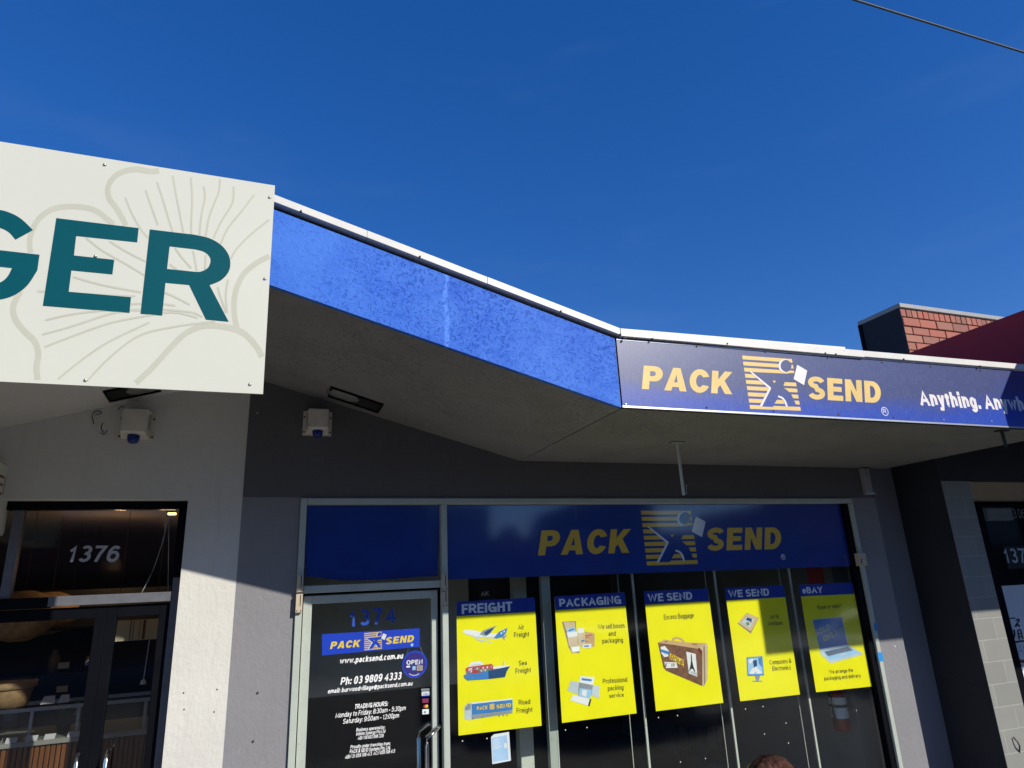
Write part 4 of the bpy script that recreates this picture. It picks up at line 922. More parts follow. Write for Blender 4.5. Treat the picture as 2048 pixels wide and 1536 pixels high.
# ---- sign on the door
YD2 = .0595
dsn = thing('door_sign', 'small bright blue PACK and SEND panel behind the door glass under the number', 'sign', (.7, YD2, 1.9))
mb = MB(); q = [P(*cw(*p), YD2) for p in ((190, 382), (1032, 330), (1033, 490), (190, 565))]; mb.slab([q[3], q[2], q[1], q[0]], (0, .002, 0), M_printblue); mb.build('panel', dsn)
mb = MB(); heavy(mb, 'PACK', cw(258, 510), cw(512, 491), 62 / 4.315, YD2 - .0004, M_goldtext, .22, .16); heavy(mb, 'SEND', cw(736, 470), cw(978, 447), 60 / 4.315, YD2 - .0004, M_goldtext, .2, .18); mb.build('name_lettering', dsn)
mb = MB(); logo(mb, P(*cw(553, 372), YD2), P(*cw(705, 359), YD2), P(*cw(555, 521), YD2), (0, -1, 0), (M_gold, M_printblue, M_white, M_white)); disc(mb, P(*cw(967, 474), YD2), .010, YD2, M_paleblue, .0005, 14); mb.build('parcel_figure', dsn)

# ---- round open sign, cards on the glass
YO = .0625
op = thing('open_sign', 'round blue OPEN sign hanging on a cord inside the glass door', 'sign', tuple(P(829.4, 1328, YO)))
oc = P(*cw(990, 640), YO); R_ = (P(*cw(1098, 640), YO) - oc).length
mb = MB(); mb.lathe(oc, [(R_, .003), (R_, 0), (R_ * .86, 0)], M_printblue, 40, 'y'); mb.build('rim', op)
mb = MB(); disc(mb, oc, R_ * .86, YO, flat('indigo_print', (.035, .02, .22), .5), .0002, 40)
text(mb, 'OPEN', cw(918, 648), cw(1058, 640), 42 / 4.315, YO - .0005, M_white, .27, .2, 0, .12, .9)
for (x0_, y0_, x1_, y1_, mt) in ((918, 655, 950, 668, M_lilac), (970, 658, 998, 690, M_paleblue), (1008, 652, 1058, 694, M_tanprint), (1014, 658, 1052, 688, M_greyprint)):
    gpoly(mb, [(x0_, y0_), (x1_, y0_ - 2), (x1_, y1_), (x0_, y1_ + 2)], YO - (.0006 if mt is M_greyprint else .0004), mt, cw)
stroke(mb, [(942, 722), (970, 735), (1000, 735), (1028, 722)], 5, YO - .0004, M_lilac, cw); mb.build('face', op)
mb = MB(); mb.tube([P(*cw(922, 553), YO), P(*cw(935, 508), YO - .001)], .0016, M_alu, 5); mb.tube([P(*cw(1060, 550), YO), P(*cw(1038, 490), YO - .001)], .0016, M_alu, 5); mb.build('cord', op)
cs = MB(); YC = .0585
for (x0_, y0_, x1_, y1_, mt) in ((1046, 852, 1117, 872, M_greyprint), (1050, 878, 1117, 916, M_white), (1056, 938, 1110, 976, flat('maroon_print', (.25, .03, .10), .5)), (1056, 1030, 1112, 1074, M_lilac)):
    gpoly(cs, [(x0_, y0_), (x1_, y0_ - 4), (x1_, y1_ - 4), (x0_, y1_)], YC, mt, cw)
text(cs, 'VISA', cw(1060, 908), cw(1110, 904), 17 / 4.315, YC - .0004, M_printblue, .2, .18, .2)
gpoly(cs, [(1050, 912), (1117, 908), (1117, 916), (1050, 920)], YC - .0003, M_printblue, cw)
disc(cs, P(*cw(1078, 1004), YC), .010, YC, M_red, .0002, 16); disc(cs, P(*cw(1094, 1002), YC), .010, YC, M_goldtext, .0004, 16)
disc(cs, P(*cw(1078, 1054), YC), .008, YC, M_greyprint, .0002, 12)
tag(cs.build('payment_stickers'), 'column of small payment card stickers near the door handle', 'stickers')
nt_ = thing('paper_notice', 'small white and pale blue printed notice taped under the freight poster', 'notice', tuple(P(1000, 1500, .04)))
cp = crop(890, 1140, 3.88); YN = .039
mb = MB(); q = [P(*cp(*p), YN) for p in ((367, 1507), (512, 1480), (497, 1256), (380, 1275), (357, 1297))]; mb.slab(q, (0, .0006, 0), M_paper); mb.build('sheet', nt_)
mb = MB(); gpoly(mb, [(363, 1303), (480, 1280), (492, 1470), (372, 1492)], YN - .0003, flat('ice_blue_print', (.42, .60, .84), .6), cp)
for i, (xa, xb) in enumerate(((372, 420), (372, 414), (372, 430), (372, 408), (372, 440), (374, 415))): gpoly(mb, [(xa, 1316 + i * 14), (xb, 1309 + i * 14), (xb, 1314 + i * 14), (xa, 1321 + i * 14)], YN - .0006, M_white, cp)
gpoly(mb, [(458, 1345), (478, 1341), (480, 1378), (460, 1382)], YN - .0006, M_white, cp); mb.build('print', nt_)

# ---- hanging light box with letters, at the edge of the left shop
LX = -1.50
la = PX(22, 942, LX); lb_ = PX(11, 1066, LX)
hb = thing('hanging_sign', 'cream light box sign hanging edge-on to the street under the pale awning', 'sign', (LX, -.6, lb_.z))
z1_, z0_ = la.z + .02, lb_.z - .02; y1_ = la.y + .07
mb = MB(); sec = []
rr = .035
for cx_, cz_, a0 in ((y1_ - rr, z0_ + rr, -90), (y1_ - rr, z1_ - rr, 0), (y1_ - 1.1 + rr, z1_ - rr, 90), (y1_ - 1.1 + rr, z0_ + rr, 180)):
    for i in range(6): t = radians(a0 + 90 * i / 5); sec.append((cx_ + rr * cos(t), cz_ + rr * sin(t)))
mb.slab([(LX, p[0], p[1]) for p in sec], (-.16, 0, 0), M_board); mb.build('light_box', hb, bevel=.006)
mb = MB()
def textside(s, ya, yb, z, h, mat):
    q, w = layout(s, .17, .14, 0, .14, .75); sx = (yb - ya) / w; k = mb.mi(mat)
    for pts, kk in q:
        b = len(mb.v); mb.v += [(LX + .0015 + .00002 * kk, ya + u * sx, z + v * h) for u, v in pts]; mb.f.append((b, b + 1, b + 2, b + 3)); mb.m.append(k)
zt_ = PX(14, 955, LX).z; zb_ = PX(6, 992, LX).z; yb_ = PX(15, 975, LX).y + .035
textside('ER', yb_ - .20, yb_, zb_, zt_ - zb_, M_brownprint); mb.build('lettering', hb)
mb = MB()
for yy in (y1_ - .25, y1_ - .85): mb.tube([(LX - .08, yy, z1_), (LX - .08, yy, 3.235)], .008, M_alu, 8)
mb.build('hanger', hb)

# ---- sheet with brush lettering in the right shop window
YT2 = YR + .0095
ts = thing('window_poster', 'white window poster with black brush character beside the painted block pier', 'poster', tuple(P(2020, 1300, YT2)))
tl = P(1987, 1173, YT2); bl_ = P(2046, 1436, YT2)
mb = MB(); mb.slab([(tl.x, YT2, .5), (tl.x + 1.0, YT2, .5), (tl.x + 1.0, YT2, tl.z), (tl.x, YT2, tl.z)], (0, .001, 0), M_paper); mb.build('sheet', ts)
c5 = crop(1648, 1236, 5.12); mb = MB(); yt = YT2 - .0005
for pts, wd in (([(1872, 18), (1880, 70), (1890, 140), (1905, 220)], 12), ([(1862, 18), (1920, 4), (1960, 0)], 12), ([(1965, 30), (1985, 12), (1998, 25), (1975, 60), (1960, 85), (1990, 70), (2000, 92)], 16), ([(1985, 130), (1990, 170), (2000, 220)], 16), ([(1982, 130), (2010, 120), (2022, 160), (2035, 215)], 14), ([(1990, 165), (2018, 158)], 12), ([(1995, 195), (2025, 188)], 12), ([(1942, 120), (1952, 160), (1945, 195), (1928, 228), (1960, 246), (2010, 238), (2060, 236)], 20), ([(1910, 222), (1922, 230)], 8)):
    stroke(mb, pts, wd, yt, M_ink, c5)
stroke(mb, [(1922, 285), (1930, 340), (1942, 392)], 6, yt, M_ink, c5, n=1); stroke(mb, [(1938, 388), (1960, 420), (2010, 440), (2060, 446)], 34, yt, M_brownprint, c5)
text(mb, 'TAO', c5(1938, 384), c5(2120, 360), 100 / 5.12, yt - .0003, M_greyprint, .09, .09, 0, .12, .85)
text(mb, 'DUM', c5(1935, 558), c5(2090, 536), 70 / 5.12, yt - .0003, M_navyprint, .12, .1, 0, .12, .8)
mb.build('lettering', ts)
el = thing('emergency_light', 'pale box shaped emergency light inside the window beside the block pier', 'light fitting', tuple(P(1990, 1030, YR + .12)))
q0 = P(1966, 1042, YR + .1); q1 = P(2011, 1017, YR + .1); MB().box(q0.x, q1.x, YR + .03, YR + .12, q0.z, q1.z, flat('frosted_light_box', (.62, .66, .62), .4)).build('housing', el, bevel=.01)
MB().box(q0.x + .05, q1.x - .02, YR + .026, YR + .03, (q0.z + q1.z) / 2 + .01, q1.z - .012, M_white).build('diffuser', el)

# ================================================================== POSTERS INSIDE THE WINDOW
YPp = .0400
def poster(lab, fn, s, TL, TR_, BR, BL, bl, br, heading, hl, hr_, hp, caps):
    c = P(*fn(*[(TL[i] + BR[i]) / 2 for i in (0, 1)]), YPp)
    t = thing('poster', lab, 'poster', tuple(c), 'yellow service posters in the window')
    q = [P(*fn(*p), YPp) for p in (BL, BR, TR_, TL)]
    MB().slab(q, (0, .0008, 0), M_yellow).build('sheet', t)
    mb = MB(); gpoly(mb, [TL, TR_, br, bl], YPp - .0004, M_headblue, fn); mb.build('header_band', t)
    mb = MB(); text(mb, heading, fn(*hl), fn(*hr_), hp / s, YPp - .0008, M_lilac, .27, .2, 0, .09, .86); mb.build('heading_lettering', t)
    mb = MB()
    for (s_, l, r_, h) in caps: text(mb, s_, fn(*l), fn(*r_), h / s, YPp - .0006, M_ink, .175, .14, 0, .13)
    mb.build('caption_lettering', t); return t
YI = YPp - .0008
def pic(t, name, fn, shapes, extra=None):
    mb = MB()
    for i, (mt, pts) in enumerate(shapes): gpoly(mb, pts, YI - .00012 * i, mt, fn)
    if extra: extra(mb)
    return mb.build(name, t)
p1 = poster('yellow FREIGHT poster with aeroplane, ship and lorry, nearest the door', cp, 3.88, (88, 247), (695, 213), (750, 1208), (105, 1285), (91, 358), (701, 323), 'FREIGHT', (130, 342), (524, 318), 76,
            [('Air', (568, 464), (614, 461), 38), ('Freight', (536, 524), (654, 516), 40), ('Sea', (572, 742), (636, 738), 38), ('Freight', (548, 804), (668, 794), 40), ('Road', (572, 1048), (662, 1040), 40), ('Freight', (556, 1112), (680, 1102), 40)])
pic(p1, 'aeroplane_picture', cp, [
    (M_silverprint, [(300, 545), (345, 553), (366, 562), (362, 567), (320, 558)]),
    (M_white, [(134, 482), (150, 466), (190, 464), (250, 472), (330, 492), (410, 490), (432, 470), (486, 450), (470, 490), (430, 522), (396, 533), (330, 530), (230, 522), (165, 500)]),
    (M_silverprint, [(150, 490), (230, 512), (330, 520), (420, 514), (396, 533), (330, 530), (230, 522), (165, 500)]),
    (M_midblue, [(380, 526), (420, 478), (486, 449), (474, 490), (448, 520), (400, 533)]),
    (M_white, [(430, 490), (440, 480), (446, 492), (436, 500)]), (M_white, [(452, 474), (462, 468), (466, 480), (456, 486)]),
    (M_greyprint, [(440, 516), (488, 502), (462, 528), (466, 545), (446, 530)]),
    (M_greyprint, [(268, 500), (298, 468), (404, 430), (380, 455), (352, 492), (318, 514)]),
    (M_navyprint, [(300, 490), (330, 468), (384, 444), (350, 486), (322, 508)]),
    (M_silverprint, [(234, 530), (262, 528), (268, 544), (240, 545)]), (M_silverprint, [(268, 540), (300, 540), (304, 556), (276, 560)])])
ship = [(M_white, [(182, 745), (205, 715), (275, 706), (300, 728), (296, 752), (190, 762)]), (M_silverprint, [(196, 738), (280, 726), (282, 734), (196, 746)]),
        (M_red, [(158, 765), (186, 752), (360, 728), (376, 742), (374, 780), (166, 812)])]
rs = random.Random(3)
for i in range(26):
    x_ = 166 + (i % 13) * 15.6; y_ = 768 - (i % 13) * 2.0 + (i // 13) * 20
    if i % 13 in (2, 6): y_ -= 4
    ship.append((rs.choice([M_red, M_red, M_midblue, M_greenprint, M_silverprint, M_red, M_greyprint]), [(x_, y_), (x_ + 13, y_ - 2), (x_ + 13, y_ + 15), (x_, y_ + 17)]))
ship += [(M_white, [(452, 738), (456, 706), (460, 706), (462, 738)]), (M_white, [(372, 752), (440, 742), (505, 742), (500, 752), (374, 770)]),
         (M_midblue, [(150, 812), (250, 800), (340, 782), (360, 774), (340, 845), (178, 856), (150, 834)]), (M_navyprint, [(335, 783), (400, 768), (507, 746), (480, 785), (466, 830), (340, 845)])]
pic(p1, 'ship_picture', cp, ship)
def trk(mb):
    for x_ in (215, 292, 420, 452, 482): disc(mb, P(*cp(x_, 1150 - (x_ - 215) * .09), YI), .0042, YI, M_ink, .0022, 12); disc(mb, P(*cp(x_, 1150 - (x_ - 215) * .09), YI), .002, YI, M_silverprint, .0024, 8)
    text(mb, 'PACK', cp(246, 1090), cp(330, 1080), 30 / 3.88, YI - .002, M_goldtext, .28, .2, .1, .12, .95); text(mb, 'SEND', cp(396, 1076), cp(512, 1062), 30 / 3.88, YI - .002, M_goldtext, .28, .2, .1, .12, .95)
    gpoly(mb, [(345, 1040), (383, 1036), (384, 1080), (347, 1084)], YI - .002, M_gold, cp)
pic(p1, 'lorry_picture', cp, [(M_silverprint, [(150, 1060), (176, 1032), (212, 1030), (212, 1130), (200, 1166), (152, 1160)]), (M_greyprint, [(156, 1066), (178, 1040), (200, 1040), (198, 1084), (158, 1092)]),
    (M_white, [(204, 1030), (522, 996), (524, 1006), (206, 1041)]), (M_midblue, [(206, 1041), (524, 1006), (525, 1088), (208, 1126)]), (M_greyprint, [(205, 1128), (525, 1090), (522, 1112), (208, 1160)])], trk)
p2 = poster('yellow PACKAGING poster with cardboard boxes, second from the door', cp, 3.88, (848, 205), (1390, 172), (1487, 1112), (908, 1187), (857, 312), (1406, 279), 'PACKAGING', (888, 290), (1368, 262), 66,
            [('We sell boxes', (1188, 462), (1396, 449), 40), ('and', (1270, 514), (1326, 510), 38), ('packaging', (1222, 570), (1382, 560), 38), ('Professional', (1226, 884), (1416, 868), 40), ('packing', (1264, 938), (1386, 928), 38), ('service', (1274, 994), (1388, 984), 34)])
pic(p2, 'boxes_picture', cp, [(M_carddark, [(908, 402), (1016, 396), (1018, 470), (1040, 500), (1030, 600), (1045, 645), (985, 640), (960, 600), (945, 540)]),
    (M_card, [(920, 405), (1008, 402), (1012, 462), (940, 470)]), (M_paleblue, [(944, 458), (1008, 448), (1016, 480), (950, 488)]), (M_midblue, [(956, 466), (1000, 452), (1006, 462), (962, 478)]),
    (M_white, [(944, 486), (1026, 476), (1030, 512), (954, 526)]), (M_card, [(952, 524), (1030, 512), (1030, 575), (960, 590)]), (M_white, [(1028, 454), (1076, 450), (1080, 488), (1030, 492)]),
    (M_card, [(1030, 490), (1080, 486), (1090, 565), (1060, 600), (1034, 570)]), (M_tanprint, [(1084, 476), (1160, 490), (1162, 592), (1096, 600)]), (M_red, [(1088, 506), (1142, 500), (1142, 507), (1088, 514)]), (M_red, [(1092, 520), (1120, 517), (1120, 523), (1092, 527)]), (M_red, [(1090, 552), (1110, 550), (1110, 556), (1090, 558)]),
    (M_white, [(1070, 578), (1136, 572), (1134, 606), (1066, 604)]), (M_midblue, [(1078, 586), (1118, 584), (1116, 596), (1078, 596)]), (M_card, [(966, 588), (1032, 574), (1048, 602), (1050, 632), (986, 648)]), (M_lilac, [(980, 600), (1042, 592), (1046, 626), (990, 636)]), (M_midblue, [(1056, 548), (1082, 540), (1084, 550), (1060, 560)])])
pic(p2, 'open_box_picture', cp, [(M_white, [(1048, 824), (1162, 830), (1150, 894), (1040, 872)]), (M_midblue, [(1060, 838), (1138, 848), (1137, 864), (1062, 856)]),
    (M_silverprint, [(978, 858), (1040, 872), (1032, 966), (950, 936)]), (M_greyprint, [(1040, 872), (1150, 894), (1138, 968), (1034, 976)]), (M_paleblue, [(1046, 916), (1138, 930), (1128, 996), (1036, 978)]), (M_white, [(1066, 930), (1104, 936), (1094, 984), (1060, 968)]),
    (M_silverprint, [(1150, 894), (1202, 896), (1194, 998), (1134, 970)]), (M_white, [(990, 968), (1034, 978), (1126, 1000), (1112, 1054), (972, 1012)]), (M_ink, [(1124, 1000), (1136, 1002), (1122, 1058), (1110, 1054)])])
c3 = crop(1270, 1140, 5.121)
p3 = poster('yellow WE SEND poster with a brown suitcase covered in travel stickers', c3, 5.121, (90, 218), (745, 188), (905, 1360), (215, 1447), (98, 356), (760, 318), 'WE SEND', (134, 328), (590, 302), 82, [('Excess Baggage', (298, 510), (604, 488), 52)])
def tower(mb):
    text(mb, 'ROME', c3(358, 918), c3(492, 985), 58 / 5.121, YI - .0030, M_brownprint, .17, .13, 0, .12, .9)
    text(mb, 'I', c3(312, 992), c3(322, 994), 40 / 5.121, YI - .0030, M_brownprint, .17, .15); text(mb, 'NY', c3(372, 992), c3(410, 996), 40 / 5.121, YI - .0030, M_brownprint, .17, .13)
    text(mb, 'PARIS', c3(545, 1052), c3(636, 1086), 32 / 5.121, YI - .0030, M_greyprint, .12, .1)
    for x_ in (338, 354): disc(mb, P(*c3(x_, 956), YI), .0021, YI, M_red, .0030, 10)
    disc(mb, P(*c3(306, 838), YI), .0115, YI, M_red, .0026, 24, .0072); gpoly(mb, [(258, 808), (352, 836), (354, 868), (262, 836)], YI - .0030, M_midblue, c3)
pic(p3, 'suitcase_picture', c3, [(M_tanprint, [(378, 712), (390, 692), (430, 685), (480, 700), (512, 735), (500, 752), (478, 725), (430, 705), (402, 712), (392, 738), (382, 736)]),
    (M_tanprint, [(232, 742), (300, 714), (520, 742), (730, 748), (746, 780), (745, 1110), (705, 1196), (660, 880), (640, 808)]), (M_card, [(640, 800), (742, 756), (744, 1100), (712, 1190), (690, 1180), (690, 900)]),
    (M_brownprint, [(234, 745), (420, 770), (640, 806), (690, 860), (690, 1190), (480, 1100), (320, 1032), (292, 1000)]), (flat('oxblood_corner_print', (.20, .02, .02), .5), [(640, 806), (660, 796), (690, 830), (688, 875), (650, 830)]), (M_carddark, [(700, 780), (716, 775), (722, 1150), (708, 1180)]),
    (M_carddark, [(300, 728), (340, 722), (330, 738), (304, 742)]), (M_carddark, [(580, 752), (640, 754), (630, 768), (590, 768)]),
    (M_white, [(262, 790), (304, 776), (348, 830), (340, 886), (300, 892), (268, 850)]), (M_goldtext, [(358, 852), (502, 922), (498, 992), (354, 910)]), (M_white, [(300, 942), (422, 946), (438, 1002), (314, 1004)]), (M_white, [(524, 836), (622, 860), (640, 1094), (552, 1060)]),
    (M_ink, [(572, 862), (580, 862), (586, 930), (596, 980), (618, 1040), (606, 1040), (594, 1016), (576, 1010), (564, 1030), (556, 1024), (570, 970), (574, 920)])], tower)
p4 = poster('yellow WE SEND poster showing a gilt picture frame and a computer screen', c3, 5.121, (918, 185), (1520, 155), (1690, 1275), (1078, 1345), (932, 312), (1541, 278), 'WE SEND', (960, 284), (1378, 262), 76,
            [('Art &', (1386, 502), (1474, 496), 42), ('Antiques', (1366, 570), (1516, 560), 42), ('Computers &', (1382, 970), (1604, 952), 46), ('Electronics', (1408, 1034), (1598, 1020), 46)])
pic(p4, 'framed_art_picture', c3, [(M_carddark, [(1146, 440), (1268, 490), (1186, 650), (1050, 548)]), (M_card, [(1148, 444), (1262, 490), (1186, 630), (1056, 540)]), (M_tanprint, [(1150, 462), (1244, 496), (1184, 606), (1078, 536)]), (M_silverprint, [(1146, 478), (1226, 504), (1176, 592), (1092, 534)]), (M_navyprint, [(1150, 484), (1200, 500), (1190, 530), (1136, 512)]), (M_greenprint, [(1130, 540), (1166, 530), (1176, 560), (1150, 572)]), (M_red, [(1176, 530), (1200, 520), (1190, 546)])])
pic(p4, 'screen_picture', c3, [(M_greyprint, [(1226, 1085), (1284, 1083), (1268, 1134), (1306, 1134), (1300, 1146), (1198, 1146), (1200, 1136), (1242, 1134)]), (M_midblue, [(1142, 896), (1304, 882), (1322, 1080), (1152, 1086)]), (M_paleblue, [(1152, 908), (1292, 892), (1310, 1066), (1160, 1070)]), (M_white, [(1160, 930), (1200, 905), (1220, 930), (1180, 960)]), (M_white, [(1170, 1060), (1200, 1010), (1240, 990), (1300, 1050), (1260, 1066), (1236, 1040), (1210, 1066)]), (M_navyprint, [(1206, 930), (1246, 918), (1252, 980), (1220, 1000)]), (M_midblue, [(1260, 900), (1292, 894), (1300, 1000), (1270, 960)])])
c4 = crop(1560, 1140, 5.12)
p5 = poster('yellow eBAY poster with an open laptop, at the window end by the grey pilaster', c4, 5.12, (195, 152), (740, 124), (942, 1192), (370, 1252), (207, 270), (762, 246), 'eBAY', (232, 244), (440, 234), 66,
            [('Buyer or seller?', (386, 402), (634, 386), 40), ('We arrange the', (506, 1064), (750, 1044), 40), ('packaging and delivery', (456, 1132), (828, 1100), 40)])
def sold(mb):
    text(mb, 'SOLD', c4(368, 682), c4(522, 612), 64 / 5.12, YI - .0022, flat('dull_lime_print', (.42, .55, .42), .5), .27, .2, .15, .1, .9); text(mb, 'ONLINE', c4(448, 738), c4(660, 640), 62 / 5.12, YI - .0022, MATS['dull_lime_print'], .27, .2, .15, .1, .9)
    for r_ in range(4):
        for k_ in range(12):
            x_ = 470 + k_ * 20 + r_ * 12; y_ = 846 - k_ * 5.6 + r_ * 9.5
            gpoly(mb, [(x_, y_), (x_ + 15, y_ - 4), (x_ + 20, y_ + 2), (x_ + 5, y_ + 6)], YI - .0020, M_greyprint, c4)
pic(p5, 'laptop_picture', c4, [(M_silverprint, [(330, 508), (636, 476), (700, 770), (412, 824)]), (M_midblue, [(336, 514), (630, 486), (688, 758), (408, 812)]), (M_silverprint, [(412, 826), (698, 768), (845, 850), (842, 868), (520, 956), (414, 862)]), (M_paleblue, [(440, 834), (694, 782), (812, 850), (516, 924)]), (M_navyprint, [(456, 838), (690, 786), (746, 822), (492, 880)]), (M_silverprint, [(604, 866), (660, 852), (690, 862), (628, 878)])], sold)

# ================================================================== FITTINGS ON THE WALLS
def siren(c, w, h, lab, turn):
    t = thing('siren_box', lab, 'siren', tuple(c), 'siren boxes with blue strobes'); c = Vector(c)
    m = MB(); m.box(c.x - w / 2, c.x + w / 2, -.008, -.0005, c.z - h / 2, c.z + h / 2, M_siren)
    for sx in (-1, 1):
        for sz in (-.36, .25): m.lathe((c.x + sx * w * .455, -.0082, c.z + h * sz), [(.007, 0), (.006, -.002), (0, -.002)], M_hole, 8, 'y')
    m.build('base_plate', t, bevel=.003)
    x0, x1 = c.x - w * .40, c.x + w * .40; k0, k1 = c.x - w * .34, c.x + w * .34
    m = MB(); d = .135
    m.hexa([(k0, -d, c.z - h * .34), (k1, -d, c.z - h * .34), (k1, -d, c.z + h * .44), (k0, -d, c.z + h * .44)], [(x0, -.0085, c.z - h * .47), (x1, -.0085, c.z - h * .47), (x1, -.0085, c.z + h * .5), (x0, -.0085, c.z + h * .5)], M_siren)
    m.build('cover', t, bevel=.008)
    m = MB()
    for sx in (-1, 1):
        for i in range(8):
            for j in range(3):
                yy = -.035 - j * .02; zz = c.z - h * .16 + i * h * .065; f = (-yy - .0085) / (d - .0085); xx = c.x + sx * (w * .40 - w * .06 * f + .0006)
                m.box(xx - .0008, xx + .0008, yy - .006, yy + .006, zz, zz + h * .025, M_hole)
    m.build('vent_slots', t)
    m = MB(); m.lathe((c.x, -.075, c.z - h * .66), [(0, 0), (.020, .002), (.031, .012), (.035, .03), (.036, h * .27)], M_strobe, 20); m.build('strobe', t, smooth=True)
    return t
s0 = P(274, 852, -.01); s1 = P(635, 847, -.01)
siren((s0.x, 0, s0.z), .205, .195, 'aged white siren box with blue strobe on the pale grey wall', 0)
siren((s1.x, 0, s1.z), .195, .175, 'white siren box with blue strobe on the dark grey wall', 0)
mb = MB()
for path in ([(188, 848), (184, 832), (192, 822), (204, 826), (190, 830)], [(200, 866), (210, 868), (214, 860)], [(236, 820), (244, 812), (250, 820), (258, 828), (300, 826)], [(206, 846), (202, 856), (207, 864)]):
    mb.tube([P(x_, y_, -.003) for x_, y_ in spline(path, 4)], .0022, M_hole, 5)
tag(mb.build('loose_wires'), 'old thin wires sticking out of the pale wall by the siren', 'wires')
for x_, y_ in ((367, 1386), (434, 1379), (368, 1419), (428, 1424)): MB().lathe(P(x_, y_, -.0005), [(.005, 0), (.004, -.001), (0, -.0012)], M_darkscrew, 8, 'y').build('wall_plug', shopL)
for x_, y_, mt in ((515, 1386, M_darkscrew), (506, 1483, M_darkscrew), (515, 826, M_alu), (1789, 1293, M_white)): MB().lathe(P(x_, y_, -.0005), [(.008, 0), (.006, -.005), (0, -.006)], mt, 8, 'y').build('wall_plug', shopM)
m = MB(); pts = [PX(2004 + dx, 1480 + dy, 5.845) for dx, dy in ((-3, 8), (3, 14), (8, 22), (10, 34), (7, 44), (2, 40))]
m.tube([(FX + .14 + i * .012, -.312 - .02 * sin(i), P(2004, 1478 + i * 9, -.31).z) for i in range(6)], .006, M_cable, 8)
tag(m.build('cable_loop', smooth=True), 'short loop of loose cable on the edge of the painted block pier', 'cable')

# ================================================================== INSIDE THE PARCEL SHOP
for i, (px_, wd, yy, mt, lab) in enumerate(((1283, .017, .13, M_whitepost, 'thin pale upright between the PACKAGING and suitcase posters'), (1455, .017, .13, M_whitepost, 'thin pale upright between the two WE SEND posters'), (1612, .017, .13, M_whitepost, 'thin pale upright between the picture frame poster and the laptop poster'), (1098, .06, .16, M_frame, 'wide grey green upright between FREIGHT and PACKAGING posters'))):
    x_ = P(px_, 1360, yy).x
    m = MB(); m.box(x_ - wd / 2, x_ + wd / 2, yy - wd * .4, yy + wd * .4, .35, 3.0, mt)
    if wd > .05: m.box(x_ + wd / 2 + .0005, x_ + wd / 2 + .008, yy - wd * .45, yy + wd * .3, .35, 3.0, M_whitepost)  # pale strip paints the lit edge of the wide post
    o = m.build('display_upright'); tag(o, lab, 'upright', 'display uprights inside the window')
for px_, lab in ((1256, 'hair thin wire seen between the boxes poster and the suitcase poster'), (1440, 'hair thin wire seen between the suitcase and picture frame posters'), (1597, 'hair thin wire seen between the picture frame and laptop posters')):
    x_ = P(px_, 1400, .22).x; o = MB().tube([(x_, .22, .35), (x_, .22, 2.99)], .0035, M_whitepost, 6).build('display_wire'); tag(o, lab, 'wire', 'thin display wires inside the window')
x_ = P(1046, 1400, .5).x; tag(MB().box(x_ - .055, x_ + .055, .46, .54, .02, 3.0, M_whitepost).build('inner_post'), 'white painted post inside the shop behind the FREIGHT poster', 'post')
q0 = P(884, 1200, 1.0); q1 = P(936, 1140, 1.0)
tag(MB().box(.13, q1.x, 1.0, 1.05, 1.42, 2.98, M_lightgrey).build('partition_reflection_panel'), 'pale grey hanging partition by the freight poster, widened behind the door to paint the reflected soffit', 'partition')  # grey board widened to stand in for the soffit reflected in the door glass
q0 = P(960, 1200, 1.6); q1 = P(980, 1178, 1.6); m = MB(); m.box(q0.x, q1.x + .02, 1.6, 1.64, q0.z, q1.z, M_black); text(m, 'AK', P_ := (962, 1192), (978, 1191), 9, 1.598, M_lilac, .2, .15); tag(m.build('wall_display'), 'small dark display with pale marks high inside the shop', 'display')
# round stand
ct = P(1396, 1440, 1.6); t = thing('display_stand', 'round black display stand with a thick top on thin rods inside the window', 'stand', (ct.x, 1.6, .02))
zc = ct.z
MB().lathe((ct.x, 1.6, 0), [(0, zc + .22), (.40, zc + .22), (.44, zc + .18), (.43, zc + .06), (.34, zc - .0), (.0, zc - .01)], M_black, 40).build('top', t, smooth=True)
MB().lathe((ct.x, 1.6, 0), [(.062, zc - .012), (.062, .03)], M_black, 16).build('column', t, smooth=True)
m = MB()
for i in range(9): g_ = 2 * pi * i / 9; m.tube([(ct.x + .235 * cos(g_), 1.6 + .235 * sin(g_), zc - .005), (ct.x + .235 * cos(g_), 1.6 + .235 * sin(g_), .3)], .010, M_black, 8)
m.build('rods', t); MB().lathe((ct.x, 1.6, 0), [(0, zc - .31), (.23, zc - .31), (.245, zc - .33), (.245, zc - .55), (.2, .02), (0, .02)], M_black, 32).build('drum', t, smooth=True)
# fire extinguisher on the inner wall
EX = 4.86; e0 = PX(1672, 1384, EX); e1 = PX(1690, 1462, EX); t = thing('fire_extinguisher', 'red fire extinguisher with a pale label band under the laptop poster', 'extinguisher', (EX, e0.y, e1.z))
ye = e0.y; r_ = .072; hz = e0.z - e1.z
MB().lathe((EX, ye, e1.z), [(0, 0), (r_ * .9, .0), (r_, .015), (r_, hz * .9), (r_ * .7, hz * 1.08), (.025, hz * 1.16), (.02, hz * 1.25), (0, hz * 1.25)], M_extred, 28).build('cylinder', t, smooth=True)
m = MB(); m.lathe((EX, ye, e1.z), [(r_ + .001, hz * .34), (r_ + .001, hz * .88)], M_silverprint, 28); m.lathe((EX, ye, e1.z), [(r_ + .002, hz * .62), (r_ + .002, hz * .70)], M_ink, 28); m.build('label', t, smooth=True)
MB().tube([(EX, ye - .02, e1.z + hz * 1.2), (EX - .09, ye - .03, e1.z + hz * 1.1), (EX - .10, ye - .03, e1.z + hz * .5), (EX - .075, ye - .03, e1.z + hz * .2)], .011, M_black, 8).build('hose', t, smooth=True)
